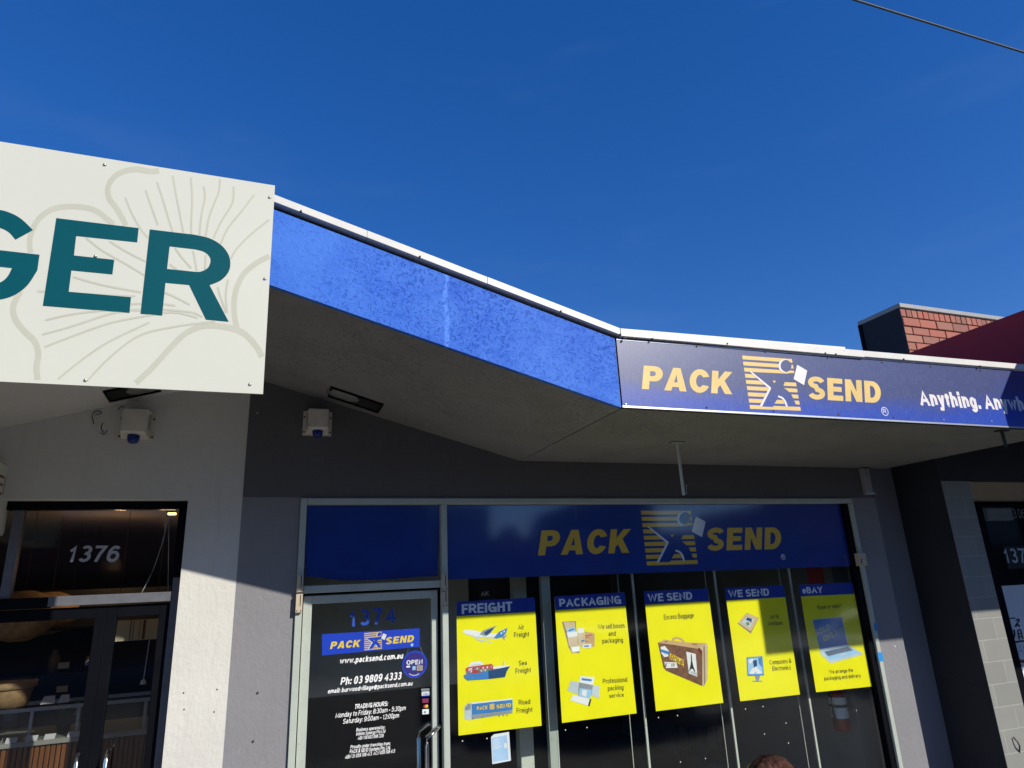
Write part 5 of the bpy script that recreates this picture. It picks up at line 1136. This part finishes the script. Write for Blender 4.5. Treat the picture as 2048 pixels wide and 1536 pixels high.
m = MB(); m.box(EX - .012, EX + .012, ye - .09, ye + .03, e1.z + hz * 1.22, e1.z + hz * 1.27, M_black); m.build('handle', t)
MB().box(EX + .0725, 5.018, ye - .03, ye + .03, e1.z + hz * .5, e1.z + hz * .6, M_alu).build('wall_hook', t)
q0 = P(1640, 1480, 2.4); tag(MB().box(q0.x - .05, q0.x + .07, 2.36, 2.44, q0.z - .5, q0.z + .08, M_black).build('speaker_box', bevel=.01), 'small black upright box low at the back of the shop', 'box')
q0 = P(1560, 1170, 2.0); tag(MB().box(q0.x - .1, q0.x + .2, 2.0, 2.03, q0.z - .02, q0.z + .12, M_midblue).build('wall_sign', bevel=.004), 'small dim panel high on the back of the shop', 'panel')
q0 = PX(1630, 1145, 5.015); tag(MB().box(5.008, 5.018, q0.y - .1, q0.y + .1, q0.z - .12, q0.z + .12, M_red).build('safety_sign'), 'small red safety sign high on the inner side wall', 'sign')

# ================================================================== INSIDE THE LEFT SHOP
YCn = 1.15
k0 = P(0, 1497, YCn); k1 = P(180, 1481, YCn)
cn = thing('counter', 'reeded timber counter behind the black framed doors', 'counter', (-1.6, 1.5, .02))
m = MB(); xx = -3.6; zt = (k0.z + k1.z) / 2
while xx < -.42: m.box(xx, xx + .026, YCn, YCn + .02, .12, zt, M_wood); xx += .032
m.build('slats', cn, bevel=.004)
MB().box(-3.6, -.42, YCn + .021, YCn + .6, .02, zt - .004, M_black).build('carcass', cn); MB().box(-3.62, -.40, YCn - .02, YCn + .62, zt + .001, zt + .03, M_lightgrey).build('top', cn, bevel=.004)
g1 = P(120, 1414, YCn + .05); cz1 = g1.z
dc = thing('display_case', 'glass display case standing on the timber counter', 'display case', (-1.6, YCn + .3, zt + .03))
m = MB(); m.box(-3.4, -.45, YCn + .04, YCn + .046, zt + .031, cz1 - .012, M_thinglass); m.build('front_glass', dc)
m = MB(); m.box(-3.4, -.45, YCn + .035, YCn + .055, cz1 - .011, cz1 + .012, M_alu); m.box(-3.4, -.45, YCn + .4, YCn + .42, cz1 - .011, cz1 + .012, M_alu)
for px_ in (62, 155, 288): x_ = P(px_, 1450, YCn + .05).x; m.box(x_ - .01, x_ + .01, YCn + .03, YCn + .0395, zt + .031, cz1 - .012, M_alu)
m.build('frame', dc); MB().box(-3.4, -.45, YCn + .056, YCn + .39, (zt + cz1) / 2, (zt + cz1) / 2 + .008, M_thinglass).build('shelf', dc)
tagl = ['white price card below the woven basket, cut by the picture edge', 'white price card on the counter before the patterned one', 'patterned price card near the case post', 'white price card below the bright plant', 'wide white price card nearest the door mullion']
for (x0_, x1_, y_), lab in zip(((0, 3, 1487), (8, 33, 1486), (49, 74, 1484), (86, 110, 1478), (133, 180, 1473)), tagl):
    A = P(x0_, y_ + 6, YCn - .01); B = P(x1_, y_ - 8, YCn - .01); m = MB(); A.z = max(A.z, zt + .0312); m.slab([(A.x, YCn - .012, A.z), (B.x, YCn - .012, A.z), (B.x, YCn + .02, max(B.z, A.z + .03)), (A.x, YCn + .02, max(B.z, A.z + .03))], (0, .002, 0), M_paper)
    tag(m.build('price_card'), lab, 'price card', 'price cards in the cafe')
for (x0_, x1_, y0_, y1_), lab in zip(((115, 139, 1324, 1338), (186, 202, 1323, 1336), (112, 136, 1371, 1385)), ('cream ticket hanging alone in the dark above the greenish ticket', 'cream ticket beside the black door mullion', 'greenish ticket hanging below the cream ones')):
    A = P(x0_, y1_, 1.9); B = P(x1_, y0_, 1.9); tag(MB().box(A.x, B.x, 1.9, 1.905, A.z, B.z, M_cream).build('shelf_ticket'), lab, 'ticket', 'tickets on the back shelves')
for (x0_, x1_, y0_, y1_), lab in zip(((82, 112, 1393, 1406), (116, 141, 1390, 1405)), ('white card lying on the case top nearer the basket', 'white card lying on the case top nearer the door mullion')):
    A = P(x0_, y1_, YCn + .2); B = P(x1_, y0_, YCn + .2); tag(MB().slab([(A.x, YCn + .18, cz1 + .012), (B.x, YCn + .18, cz1 + .012), (B.x - .01, YCn + .22, cz1 + .06), (A.x + .01, YCn + .22, cz1 + .06)], (0, .003, 0), M_paper).build('menu_card'), lab, 'card')
# back shelves
sh = thing('shelf_unit', 'dark shelf unit at the back of the cafe', 'shelves', (-1.6, 2.2, .02)); m = MB()
for zz in (1.25, 1.62, 1.98): m.box(-3.2, -.55, 2.0, 2.3, zz, zz + .025, M_black)
m.build('shelves', sh); MB().box(-3.2, -.55, 2.301, 2.33, .02, 2.3, M_interiordark).build('back_panel', sh)
for i, (px_, zz, hh, rr, mt, nm, lab) in enumerate(((30, 1.275, .16, .05, M_silverprint, 'jar', 'pale jar on the lowest dark shelf'), (158, 1.275, .13, .04, M_white, 'cup_stack', 'stack of white cups on the lowest dark shelf'), (168, 1.645, .12, .035, M_chrome, 'steel_canister', 'shiny steel canister on the middle dark shelf'), (100, 1.645, .18, .04, M_carddark, 'bottle', 'brown bottle on the middle dark shelf'))):
    x_ = P(px_, 1370, 2.1).x; tag(MB().lathe((x_, 2.12, zz), [(0, 0), (rr, 0), (rr, hh * .7), (rr * .55, hh * .85), (rr * .5, hh), (0, hh)], mt, 20).build(nm, smooth=True), lab, nm.replace('_', ' '))
# basket and small plant
x_ = P(10, 1390, YCn + .2).x; zb = cz1 + .013; r_ = .17
bk = thing('basket', 'woven pale basket standing on the glass display case', 'basket', (x_, YCn + .22, zb)); MB().lathe((x_, YCn + .22, zb), [(0, 0), (r_ * .8, 0), (r_ * .9, .08), (r_, .16), (r_ * .94, .16), (r_ * .8, .03), (0, .03)], M_rattan, 28).build('body', bk, smooth=True); MB().lathe((x_, YCn + .22, zb), [(r_ * .98, .12), (r_ * 1.05, .125), (r_ * 1.06, .165), (r_ * .98, .168)], M_rattan, 28).build('rim', bk, smooth=True)
pp = P(128, 1450, YCn + .2); zb = zt + .0305; pl_t = thing('potted_plant', 'small plant with bright green leaf tips inside the glass case', 'plant', (pp.x, YCn + .2, zb))
MB().lathe((pp.x, YCn + .2, zb), [(0, 0), (.035, 0), (.05, .07), (.042, .07), (.036, .06), (0, .06)], M_black, 20).build('pot', pl_t, smooth=True)
m = MB(); rp = random.Random(2)
for i in range(34):
    g_ = rp.uniform(0, 2 * pi); tl_ = rp.uniform(.05, .13); hh = rp.uniform(.10, max(.14, cz1 - zb - .09)); B_ = Vector((pp.x, YCn + .2, zb + .06)); T_ = B_ + Vector((cos(g_) * tl_, sin(g_) * tl_ * .7, hh)); s_ = Vector((-sin(g_), cos(g_), 0)) * .012; M_ = B_.lerp(T_, .55) + Vector((0, 0, .04))
    k = m.mi(M_leafbright if hh > .19 else M_leaf); b = len(m.v); m.v += [tuple(B_ - s_ * .2), tuple(M_ - s_), tuple(T_), tuple(M_ + s_), tuple(B_ + s_ * .2)]; m.f.append((b, b + 1, b + 2, b + 3, b + 4)); m.m.append(k)
m.build('leaves', pl_t)
# hanging lanterns, picture, lamp with cords
for i, (px_, py_, yy, rr, lab) in enumerate(((42, 1232, 1.7, .24, 'biggest woven pendant shade, nearest the glass'), (98, 1226, 2.2, .22, 'woven pendant shade just behind the biggest one'), (140, 1220, 2.7, .20, 'woven pendant shade third from the glass, behind two bigger ones'), (178, 1214, 3.1, .19, 'woven pendant shade closest to the black mullion'))):
    c = P(px_, py_, yy); t = thing('pendant_lamp', lab, 'lamp', tuple(c), 'woven pendant lamps in the cafe')
    MB().lathe(c, [(rr * sin(pi * (.08 + .84 * j / 10)), -rr * .8 * cos(pi * (.08 + .84 * j / 10))) for j in range(11)], M_rattan, 28).build('lamp_shade', t, smooth=True)
    MB().tube([(c.x, c.y, c.z + rr * .78), (c.x, c.y, 2.919)], .0025, M_black, 6).build('cord', t)
q0 = P(218, 1284, .62); q1 = P(320, 1237, .62); t = thing('picture_board', 'cream picture board hanging behind the glass of the narrow black door', 'picture', ((q0.x + q1.x) / 2, .62, q0.z)); MB().box(q0.x, q1.x, .62, .64, q0.z, q1.z, M_cream).build('board', t)
m = MB(); w_ = q1.x - q0.x
for f0, f1, mt in ((.40, .42, M_brownprint), (.46, .475, M_brownprint), (.58, .62, M_tanprint), (.66, .72, M_brownprint), (.02, .12, M_tanprint)): m.box(q0.x + w_ * f0, q0.x + w_ * f1, .6185, .6195, q0.z + .004, q1.z - .004, mt)
m.build('print', t); m = MB(); cz_ = P(305, 1358, .62).z; m.tube([(q1.x - .05, .62, q0.z - .001), (q1.x - .06, .62, cz_)], .003, M_lilac, 6); m.lathe((q1.x - .06, .62, cz_ - .03), [(0, 0), (.02, .004), (.012, .03), (0, .032)], M_lilac, 10); m.build('pull_cord', t)
m = MB()
for xx in (q0.x + .03, q1.x - .03): m.tube([(xx, .63, q1.z), (xx, .63, 2.919)], .002, M_black, 5)
m.build('hanging_wire', t)
lp = P(344, 1027.5, .34); t = thing('small_lamp', 'tiny glowing amber lamp at the top corner of the fanlight', 'lamp', tuple(lp)); m = MB(); m.box(lp.x - .024, lp.x + .024, .33, .36, lp.z - .006, lp.z + .006, M_warm); m.build('glow', t)
m = MB(); m.box(lp.x - .03, lp.x + .03, .325, .365, lp.z + .007, lp.z + .02, M_black); m.tube([(lp.x, .345, lp.z + .02), (lp.x, .345, 2.919)], .004, M_black, 6); m.build('holder', t)
for nm_, loc_, en in (('lamp_light', (lp.x - .05, .5, lp.z - .03), 1.3), ('pendant_light', (-1.25, 2.0, 2.5), 3.6)):
    ll = bpy.data.lights.new(nm_, 'POINT'); ll.energy = en; ll.color = (1, .62, .3); ll.shadow_soft_size = .05
    lo_ = bpy.data.objects.new(nm_, ll); COL.objects.link(lo_); lo_.location = loc_
m = MB(); pa = P(338, 1030, .17); m.tube([pa, P(336, 1183, .17)], .0022, M_lilac, 6)
m.tube([P(*q, .17) for q in spline([(337, 1030), (326, 1080), (306, 1140), (283, 1186)], 5)], .0022, M_lilac, 6); tag(m.build('pull_cords', smooth=True), 'two thin pale cords hanging behind the number 1376', 'cords')

# ================================================================== OVERHEAD CABLE
zc_ = 7.5; A = PZ(1710, 0, zc_); B = PZ(2048, 105, zc_); d = (B - A) / (B.x - A.x)
m = MB(); pts = []
for i in range(41):
    x_ = -24 + i * 1.4; q = A + d * (x_ - A.x); pts.append((x_, q.y, zc_ + .0006 * (x_ - 6) ** 2))
m.tube(pts, .011, M_cable, 8); tag(m.build('overhead_cable', smooth=True), 'single overhead cable crossing the blue sky above the shops', 'cable')

# ================================================================== PEDESTRIAN
def skin_body(name, nodes, edges, parent, mat, sub=2, root=0):
    o3 = Vector(parent['_o']); me = bpy.data.meshes.new(name)
    me.from_pydata([tuple(Vector(n[0])) for n in nodes], edges, []); o = bpy.data.objects.new(name, me); COL.objects.link(o); o.parent = parent
    sk = o.modifiers.new('skin', 'SKIN'); sk.use_smooth_shade = True; sk.use_x_symmetry = False
    if not me.skin_vertices: me.skin_vertices.add() if hasattr(me.skin_vertices, 'add') else None
    for i, n in enumerate(nodes):
        r = n[1]; r = r if isinstance(r, tuple) else (r, r)
        me.skin_vertices[0].data[i].radius = r; me.skin_vertices[0].data[i].use_root = (i == root)
    s = o.modifiers.new('sub', 'SUBSURF'); s.levels = sub; s.render_levels = sub
    me.materials.append(mat); return o
M_skin = flat('skin', (.48, .27, .18), .5, 0, .05); M_hairm = None
def hair_mat():
    m, nt, b = new_mat('brown_hair'); n = noise(nt, pos(nt, (1, 1, .2)), 60, 3)
    L(nt, ramp(nt, n, [(.3, (.040, .017, .008)), (.7, (.17, .072, .034))]), b.inputs['Base Color']); b.inputs['Roughness'].default_value = .26; b.inputs['Specular IOR Level'].default_value = .6; return m
M_hairm = hair_mat(); M_top = flat('dark_knit', (.03, .03, .035), .9); M_jean = flat('dark_denim', (.03, .04, .08), .9)
hp_ = P(1535, 1510, -2.55); PXx, PYy, HT = hp_.x, hp_.y, hp_.z
man = thing('person', 'pedestrian with brown hair walking past, only the top of the head showing', 'person', (PXx, PYy, 0))
S_ = HT / 1.60
def V(x, y, z): return (x * S_, y * S_, z * S_)
# walking along the footpath, facing +x
nodes = [(V(0, 0, .84), (.135 * S_, .105 * S_)), (V(0, 0, .98), (.125 * S_, .10 * S_)), (V(.01, 0, 1.16), (.135 * S_, .10 * S_)), (V(.0, 0, 1.28), (.12 * S_, .085 * S_)), (V(.01, 0, 1.345), (.055 * S_)), (V(.02, 0, 1.40), (.05 * S_)),
         (V(.03, 0, 1.455), (.075 * S_, .085 * S_)), (V(.025, 0, 1.53), (.078 * S_, .088 * S_)), (V(.02, 0, 1.565), (.045 * S_))]
edges = [(0, 1), (1, 2), (2, 3), (3, 4), (4, 5), (5, 6), (6, 7), (7, 8)]
for sy, sw in ((1, 1), (-1, -1)):
    b = len(nodes); nodes += [(V(0, .09 * sy, .78), .085 * S_), (V(.06 * sw, .095 * sy, .46), .058 * S_), (V(-.02 + .09 * sw, .095 * sy, .10), .04 * S_), (V(.0 + .09 * sw, .095 * sy, .045), .042 * S_), (V(.14 + .09 * sw, .10 * sy, .035), .032 * S_)]
    edges += [(0, b), (b, b + 1), (b + 1, b + 2), (b + 2, b + 3), (b + 3, b + 4)]
    b = len(nodes); hx = .10 * -sw; nodes += [(V(0, .165 * sy, 1.275), .052 * S_), (V(-.02 + hx * .3, .20 * sy, 1.03), .040 * S_), (V(.04 + hx, .20 * sy, .82), .029 * S_), (V(.055 + hx, .20 * sy, .77), (.032 * S_, .018 * S_))]
    edges += [(3, b), (b, b + 1), (b + 1, b + 2), (b + 2, b + 3)]
    hb_ = b + 3
    for f in range(4):
        b = len(nodes); fx = -.024 + f * .016; ln_ = (.062, .072, .068, .052)[f]
        nodes += [(V(.06 + hx + fx, .20 * sy, .735), .0095 * S_), (V(.068 + hx + fx, .195 * sy, .735 - ln_ * .55), .0085 * S_), (V(.066 + hx + fx, .185 * sy, .735 - ln_), .0072 * S_)]
        edges += [(hb_, b), (b, b + 1), (b + 1, b + 2)]
    b = len(nodes); nodes += [(V(.092 + hx, .19 * sy, .765), .010 * S_), (V(.105 + hx, .18 * sy, .735), .0088 * S_)]; edges += [(hb_, b), (b, b + 1)]
body = skin_body('body', nodes, edges, man, M_skin)
# face and ears
m = MB(); O_ = Vector((PXx, PYy, 0)); hc_ = O_ + Vector(V(.03, 0, 1.49))
def ball(m, c, r, mat, sx=1, sy=1, sz=1, n=12):
    k = m.mi(mat); b = len(m.v)
    for i in range(n + 1):
        th = pi * i / n
        for j in range(n): ph = 2 * pi * j / n; m.v.append((c.x + r * sx * sin(th) * cos(ph), c.y + r * sy * sin(th) * sin(ph), c.z + r * sz * cos(th)))
    for i in range(n):
        for j in range(n): q = (j + 1) % n; m.f.append((b + i * n + j, b + (i + 1) * n + j, b + (i + 1) * n + q, b + i * n + q)); m.m.append(k)
for sy in (-1, 1): ball(m, hc_ + Vector((.068, .030 * sy, .0)) * S_, .012 * S_, M_white); ball(m, hc_ + Vector((.077, .030 * sy, .0)) * S_, .006 * S_, M_ink)
m.build('eyes', man, smooth=True)
m = MB(); ball(m, hc_ + Vector((.084, 0, -.025)) * S_, .016 * S_, M_skin, 1, .7, 1.4); m.build('nose', man, smooth=True)
m = MB(); ball(m, hc_ + Vector((.070, 0, -.062)) * S_, .020 * S_, flat('lips', (.42, .12, .11), .4), .6, 1.1, .35); m.build('mouth', man, smooth=True)
m = MB()
for sy in (-1, 1): ball(m, hc_ + Vector((-.005, .078 * sy, -.01)) * S_, .028 * S_, M_skin, .6, .35, 1)
m.build('ears', man, smooth=True)
# hair: a cap plus many combed strands
m = MB(); top_ = O_ + Vector(V(.012, 0, 1.487)); RX_, RY_, RZ_ = .098 * S_, .092 * S_, .108 * S_
def cap_pt(th, ph, k=1.0): return Vector((top_.x + RX_ * k * sin(th) * cos(ph), top_.y + RY_ * k * sin(th) * sin(ph), top_.z + RZ_ * k * cos(th)))
k = m.mi(M_hairm); NP = 32; rows = 12
for i in range(rows + 1):
    for j in range(NP):
        ph = 2 * pi * j / NP; mx = 1.05 + .85 * (1 - cos(ph)) / 2; m.v.append(tuple(cap_pt(mx * i / rows + .001, ph, .985)))
for i in range(rows):
    for j in range(NP): q = (j + 1) % NP; m.f.append((i * NP + j, (i + 1) * NP + j, (i + 1) * NP + q, i * NP + q)); m.m.append(k)
rh = random.Random(5)
for i in range(900):
    ph = rh.uniform(0, 2 * pi); part_y = .018; s_ = 1 if sin(ph) > 0 else -1
    ax = rh.uniform(-.085, .085); t0 = rh.uniform(0, .25); L_ = rh.uniform(1.1, 2.0); pts = []; rk = rh.uniform(.99, 1.03); dr = rh.uniform(-.25, .25)
    for q in range(7):
        t_ = (t0 + (L_) * q / 6) ; th_ = min(t_, 1.9)
        yy = s_ * sin(th_) * RY_; xx_ = ax * S_ * cos(th_ * .35) - .02 * S_ * sin(th_) + dr * .02 * th_; zz_ = cos(th_) * RZ_ * sqrt(max(.02, 1 - (ax * S_ / (RX_ * 1.02)) ** 2)) if th_ < pi / 2 else cos(th_) * RZ_
        yy *= sqrt(max(.05, 1 - (xx_ / (RX_ * 1.05)) ** 2)) if abs(xx_) < RX_ else .3
        pts.append(top_ + Vector((xx_, yy, zz_)) * rk)
    m.tube(pts, [.0011, .0016, .0018, .0018, .0016, .0012, .0004], M_hairm, 4, False)
for i in range(60):                                   # stray fly-away hairs
    ph = rh.uniform(0, 2 * pi); th_ = rh.uniform(.1, .9); p0 = cap_pt(th_, ph); p1 = cap_pt(th_ + .25, ph + rh.uniform(-.5, .5), 1.05 + rh.uniform(0, .04)); p2 = cap_pt(th_ + .55, ph + rh.uniform(-.7, .7), 1.02)
    m.tube([p0, p1, p2], [.0006, .0005, .0002], M_hairm, 3, False)
m.build('hair', man, smooth=True)
jacket = skin_body('jacket', [(V(0, 0, .80), (.16 * S_, .125 * S_)), (V(0, 0, .98), (.145 * S_, .118 * S_)), (V(.01, 0, 1.16), (.152 * S_, .115 * S_)), (V(0, 0, 1.285), (.135 * S_, .1 * S_)), (V(.01, 0, 1.335), .075 * S_)] +
    [q for sy, sw in ((1, 1), (-1, -1)) for q in ((V(0, .165 * sy, 1.28), .066 * S_), (V(-.02 - .03 * sw, .20 * sy, 1.03), .053 * S_), (V(.035 - .095 * sw, .20 * sy, .845), .042 * S_))],
    [(0, 1), (1, 2), (2, 3), (3, 4), (3, 5), (5, 6), (6, 7), (3, 8), (8, 9), (9, 10)], man, M_top)
trousers = skin_body('trousers', [(V(0, 0, .88), (.145 * S_, .115 * S_)), (V(0, 0, .80), (.15 * S_, .115 * S_))] + [q for sy, sw in ((1, 1), (-1, -1)) for q in ((V(0, .09 * sy, .74), .096 * S_), (V(.06 * sw, .095 * sy, .46), .07 * S_), (V(-.02 + .09 * sw, .095 * sy, .12), .055 * S_))], [(0, 1), (1, 2), (2, 3), (3, 4), (1, 5), (5, 6), (6, 7)], man, M_jean)

# ================================================================== ACROSS THE ROAD (seen mirrored in the glass)
ro = random.Random(11)
def far_shop(x0, x1, h, mat, lab, y0=-24.0):
    t = thing('shop_building', lab, 'shop', ((x0 + x1) / 2, y0 - 5, 0), 'low shops across the road')
    m = MB(); m.box(x0, x1 - .03, y0 - 10, y0, 0, h, mat); m.build('wall', t); MB().box(x0 - .02, x1 - .02, y0 - .3, y0 + .08, h, h + .12, M_cap).build('capping', t)
    MB().box(x0 + .2, x1 - .2, y0 + .002, y0 + 2.4, 2.9, 3.15, M_finblack).build('awning', t)
    MB().box(x0 + .5, x1 - 1.8, y0 + .004, y0 + .05, .5, 2.5, M_interiordark).build('window', t); MB().box(x1 - 1.5, x1 - .6, y0 + .004, y0 + .05, .05, 2.3, M_blackframe).build('door', t)
x_ = -30.0
for x1_, h_, mt, lab in ((-16, 4.0, M_brick, 'low brick shop across the road, furthest left'), (-2.0, 5.35, M_brick, 'brick two storey shop across the road opposite the cafe'), (1.2, 5.9, M_darkwall, 'dark rendered shop across the road'), (6.4, 6.3, M_finblack, 'tall charcoal shop across the road opposite the glass door'), (9.4, 5.6, M_darkwall, 'dark two storey shop across the road'), (15.6, 4.1, M_brick, 'low brick shop across the road opposite the window'), (18.0, 6.2, M_finblack, 'narrow tall charcoal shop across the road'), (27.4, 4.15, M_darkwall, 'long low grey shop across the road'), (33, 6.0, M_brick, 'taller brick shop across the road'), (58, 8.5, M_darkwall, 'wide two storey shop across the road, furthest right')):
    far_shop(x_, x1_, h_, mt, lab); x_ = x1_
def far_tree(x, y, h, lab):
    t = thing('street_tree', lab, 'tree', (x, y, 0), 'street trees across the road'); r = random.Random(int(x * 10) + 99)
    m = MB(); m.tube([(x, y, 0), (x + .1, y, h * .3), (x, y + .1, h * .55)], [.16, .13, .09], M_bark, 10)
    for i in range(7): g_ = 2 * pi * i / 7; m.tube([(x, y, h * (.35 + .03 * i)), (x + cos(g_) * h * .2, y + sin(g_) * h * .2, h * (.6 + .03 * i))], [.07, .02], M_bark, 6)
    m.build('trunk', t); m = MB(); k = m.mi(M_leaf)
    cl = [(x + r.gauss(0, h * .16), y + r.gauss(0, h * .16), h * .68 + r.gauss(0, h * .12), r.uniform(.4, .9)) for _ in range(26)]
    for i in range(5200):
        c = r.choice(cl); p = Vector((c[0] + r.gauss(0, c[3] * .5), c[1] + r.gauss(0, c[3] * .5), c[2] + r.gauss(0, c[3] * .4))); u = Vector((r.gauss(0, 1), r.gauss(0, 1), r.gauss(0, 1))).normalized() * .10; w = u.cross(Vector((r.gauss(0, 1), r.gauss(0, 1), r.gauss(0, 1)))).normalized() * .05
        b = len(m.v); m.v += [tuple(p - u), tuple(p - w), tuple(p + u), tuple(p + w)]; m.f.append((b, b + 1, b + 2, b + 3)); m.m.append(k)
    m.build('crown', t)
far_tree(-22.0, -21, 5.6, 'leafy street tree across the road')
for px_, y_, lab in ((1147, -22.0, 'wooden power pole across the road, opposite the PACK lettering'), (1556, -21.6, 'wooden power pole across the road, opposite the SEND lettering')):
    x_ = P(px_, 1030, 0).x * (4.69 - y_) / 4.69
    t = thing('power_pole', lab, 'pole', (x_, y_, 0), 'power poles across the road'); MB().tube([(x_, y_, 0), (x_, y_, 8.5)], [.13, .10], M_bark, 10).build('pole', t, smooth=True); MB().box(x_ - .9, x_ + .9, y_ - .16, y_ - .06, 7.6, 7.72, M_bark).build('cross_arm', t)
for x_, y_, w_, h_ in ((10.6, -26, .9, .55), (12.7, -27, .4, .9), (14.4, -26, 1.1, .35), (18.8, -26, .6, .5), (22.8, -26, 1.3, .4), (25.6, -26.5, .5, .8)):
    m = MB(); m.box(x_, x_ + w_, y_ - .6, y_, 4.27, 4.27 + h_, M_roof); m.box(x_ + w_ * .2, x_ + w_ * .8, y_ + .001, y_ + .03, 4.35, 4.27 + h_ * .8, M_black)
    tag(m.build('roof_unit'), 'grey air handling unit on a low roof across the road', 'roof unit', 'roof units across the road')
# cars parked along the kerb behind the photographer, mirrored in the window
def car_paint(name, rgb):
    m, nt, b = new_mat(name); b.inputs['Base Color'].default_value = (*rgb, 1); b.inputs['Roughness'].default_value = .25
    b.inputs['Coat Weight'].default_value = .35; b.inputs['Coat Roughness'].default_value = .04; return m
M_carglass = flat('car_glass', (.01, .012, .013), .04, 0, .1); M_tyre = flat('tyre_rubber', (.02, .02, .02), .85); M_lens = flat('lamp_lens', (.75, .76, .76), .08); M_taillens = flat('tail_lens', (.45, .02, .02), .1)
def car(x0, yc, paint, lab, sedan):
    L_, w, zg = 4.4, .86, -.13
    t = thing('parked_car', lab, 'car', (x0 + L_ / 2, yc, zg), 'cars parked along the kerb')
    low = [(.02, .30), (.0, .55), (.06, .70), (.16, .78), (1.20, .93), (2.3, .95), (3.5, .96), (4.30, .94), (4.38, .70), (4.40, .45), (4.34, .28)]
    arch = lambda c: [(c + .36 * cos(radians(q)), .31 + .36 * sin(radians(q))) for q in range(0, 181, 20)]
    bot = arch(3.55) + arch(.85); low = low + [(3.92, .24)] + [p for p in arch(3.55)] + [(2.2, .20)] + arch(.85) + [(.45, .26)]
    m = MB(); k = m.mi(paint); n = len(low)
    for yy, ins in ((-w, .05), (-w + .05, 0), (w - .05, 0), (w, .05)):
        for px_, pz_ in low: m.v.append((x0 + px_ + (ins if px_ < 2.2 else -ins) * (.6 if pz_ > .3 else 0), yc + yy * (1 if pz_ < .75 else .985), zg + pz_ - (ins * .5 if pz_ > .6 else 0)))
    for s_ in range(3):
        for i in range(n): j = (i + 1) % n; m.f.append((s_ * n + i, s_ * n + j, (s_ + 1) * n + j, (s_ + 1) * n + i)); m.m.append(k)
    m.poly([m.v[i] for i in range(n)], paint); m.poly([m.v[3 * n + i] for i in range(n)], paint)
    body = m.build('body', t)
    top = [(1.10, .93), (1.95, 1.40), (2.35, 1.45), (3.0, 1.43), (3.55, 1.30), (4.05, .96)] if sedan else [(1.10, .93), (1.90, 1.42), (2.35, 1.48), (3.3, 1.46), (3.95, 1.36), (4.28, .96)]
    def shell(ww, k_, mat, name, pts, th=None):
        m = MB(); q = [(x0 + px_, yc - (ww - .16 * max(0, (pz_ - .95) / .5)), zg + pz_) for px_, pz_ in pts]; m.hexa(q, [(a_, 2 * yc - b_, c_) for a_, b_, c_ in q], mat); return m.build(name, t)
    shell(w - .06, 0, paint, 'cabin', top)
    x1_, z1c = top[1]; x2_, z2c = top[-2]
    side = [(top[0][0] + .28, .97), (x1_ + .06, z1c - .06), (x2_ - .04, z2c - .06), (top[-1][0] - .22, .99)]
    for sy in (-1, 1):
        m = MB(); q = [(x0 + px_, yc + sy * (w - .052 - .16 * max(0, (pz_ - .95) / .5)), zg + pz_) for px_, pz_ in side]; m.slab(q, (0, sy * .006, 0), M_carglass); m.build('side_window', t)
    for (a_, b_, nm) in ((top[0], top[1], 'windscreen'), (top[-1], top[-2], 'rear_window')):
        m = MB(); dx = -.012 if nm == 'windscreen' else .012; ya, yb = w - .13, w - .26
        f = lambda p, q_, u: (p[0] + (q_[0] - p[0]) * u, p[1] + (q_[1] - p[1]) * u)
        A_, B_ = f(a_, b_, .1), f(a_, b_, .92); m.slab([(x0 + A_[0] + dx, yc - ya, zg + A_[1]), (x0 + A_[0] + dx, yc + ya, zg + A_[1]), (x0 + B_[0] + dx, yc + yb, zg + B_[1]), (x0 + B_[0] + dx, yc - yb, zg + B_[1])], (dx * .4, 0, .004), M_carglass); m.build(nm, t)
    for cx_ in (.85, 3.55):
        for sy in (-1, 1):
            m = MB(); m.lathe((x0 + cx_, yc + sy * (w - .12), zg + .31), [(.19, -.09), (.29, -.10), (.31, -.06), (.31, .06), (.29, .10), (.19, .09)], M_tyre, 28, 'y'); wh = m.build('wheel', t, smooth=True)
            MB().lathe((x0 + cx_, yc + sy * (w - .12), zg + .31), [(.20, -.08), (.17, -.05), (.05, -.07), (0, -.07)] if sy < 0 else [(.20, .08), (.17, .05), (.05, .07), (0, .07)], M_alu, 24, 'y').build('rim', wh, smooth=True)
    for sy in (-1, 1):
        m = MB(); m.box(x0 + .035, x0 + .20, yc + sy * .52, yc + sy * .80, zg + .60, zg + .72, M_lens); m.build('headlight', t, bevel=.02)
        m = MB(); m.box(x0 + 4.28, x0 + 4.385, yc + sy * .56, yc + sy * .80, zg + .66, zg + .84, M_taillens); m.build('tail_light', t, bevel=.02)
        m = MB(); m.box(x0 + 1.36, x0 + 1.50, yc + sy * (w + .01), yc + sy * (w + .19), zg + .98, zg + 1.09, paint); m.build('mirror', t, bevel=.03)
car(3.2, -6.6, car_paint('dark_blue_car_paint', (.012, .02, .06)), 'dark blue hatchback parked at the kerb behind the photographer', False)
car(10.4, -6.65, car_paint('charcoal_car_paint', (.03, .032, .035)), 'charcoal sedan parked at the kerb ahead of the blue hatchback', True)
for o in bpy.data.objects:
    if '_o' in o: del o['_o']
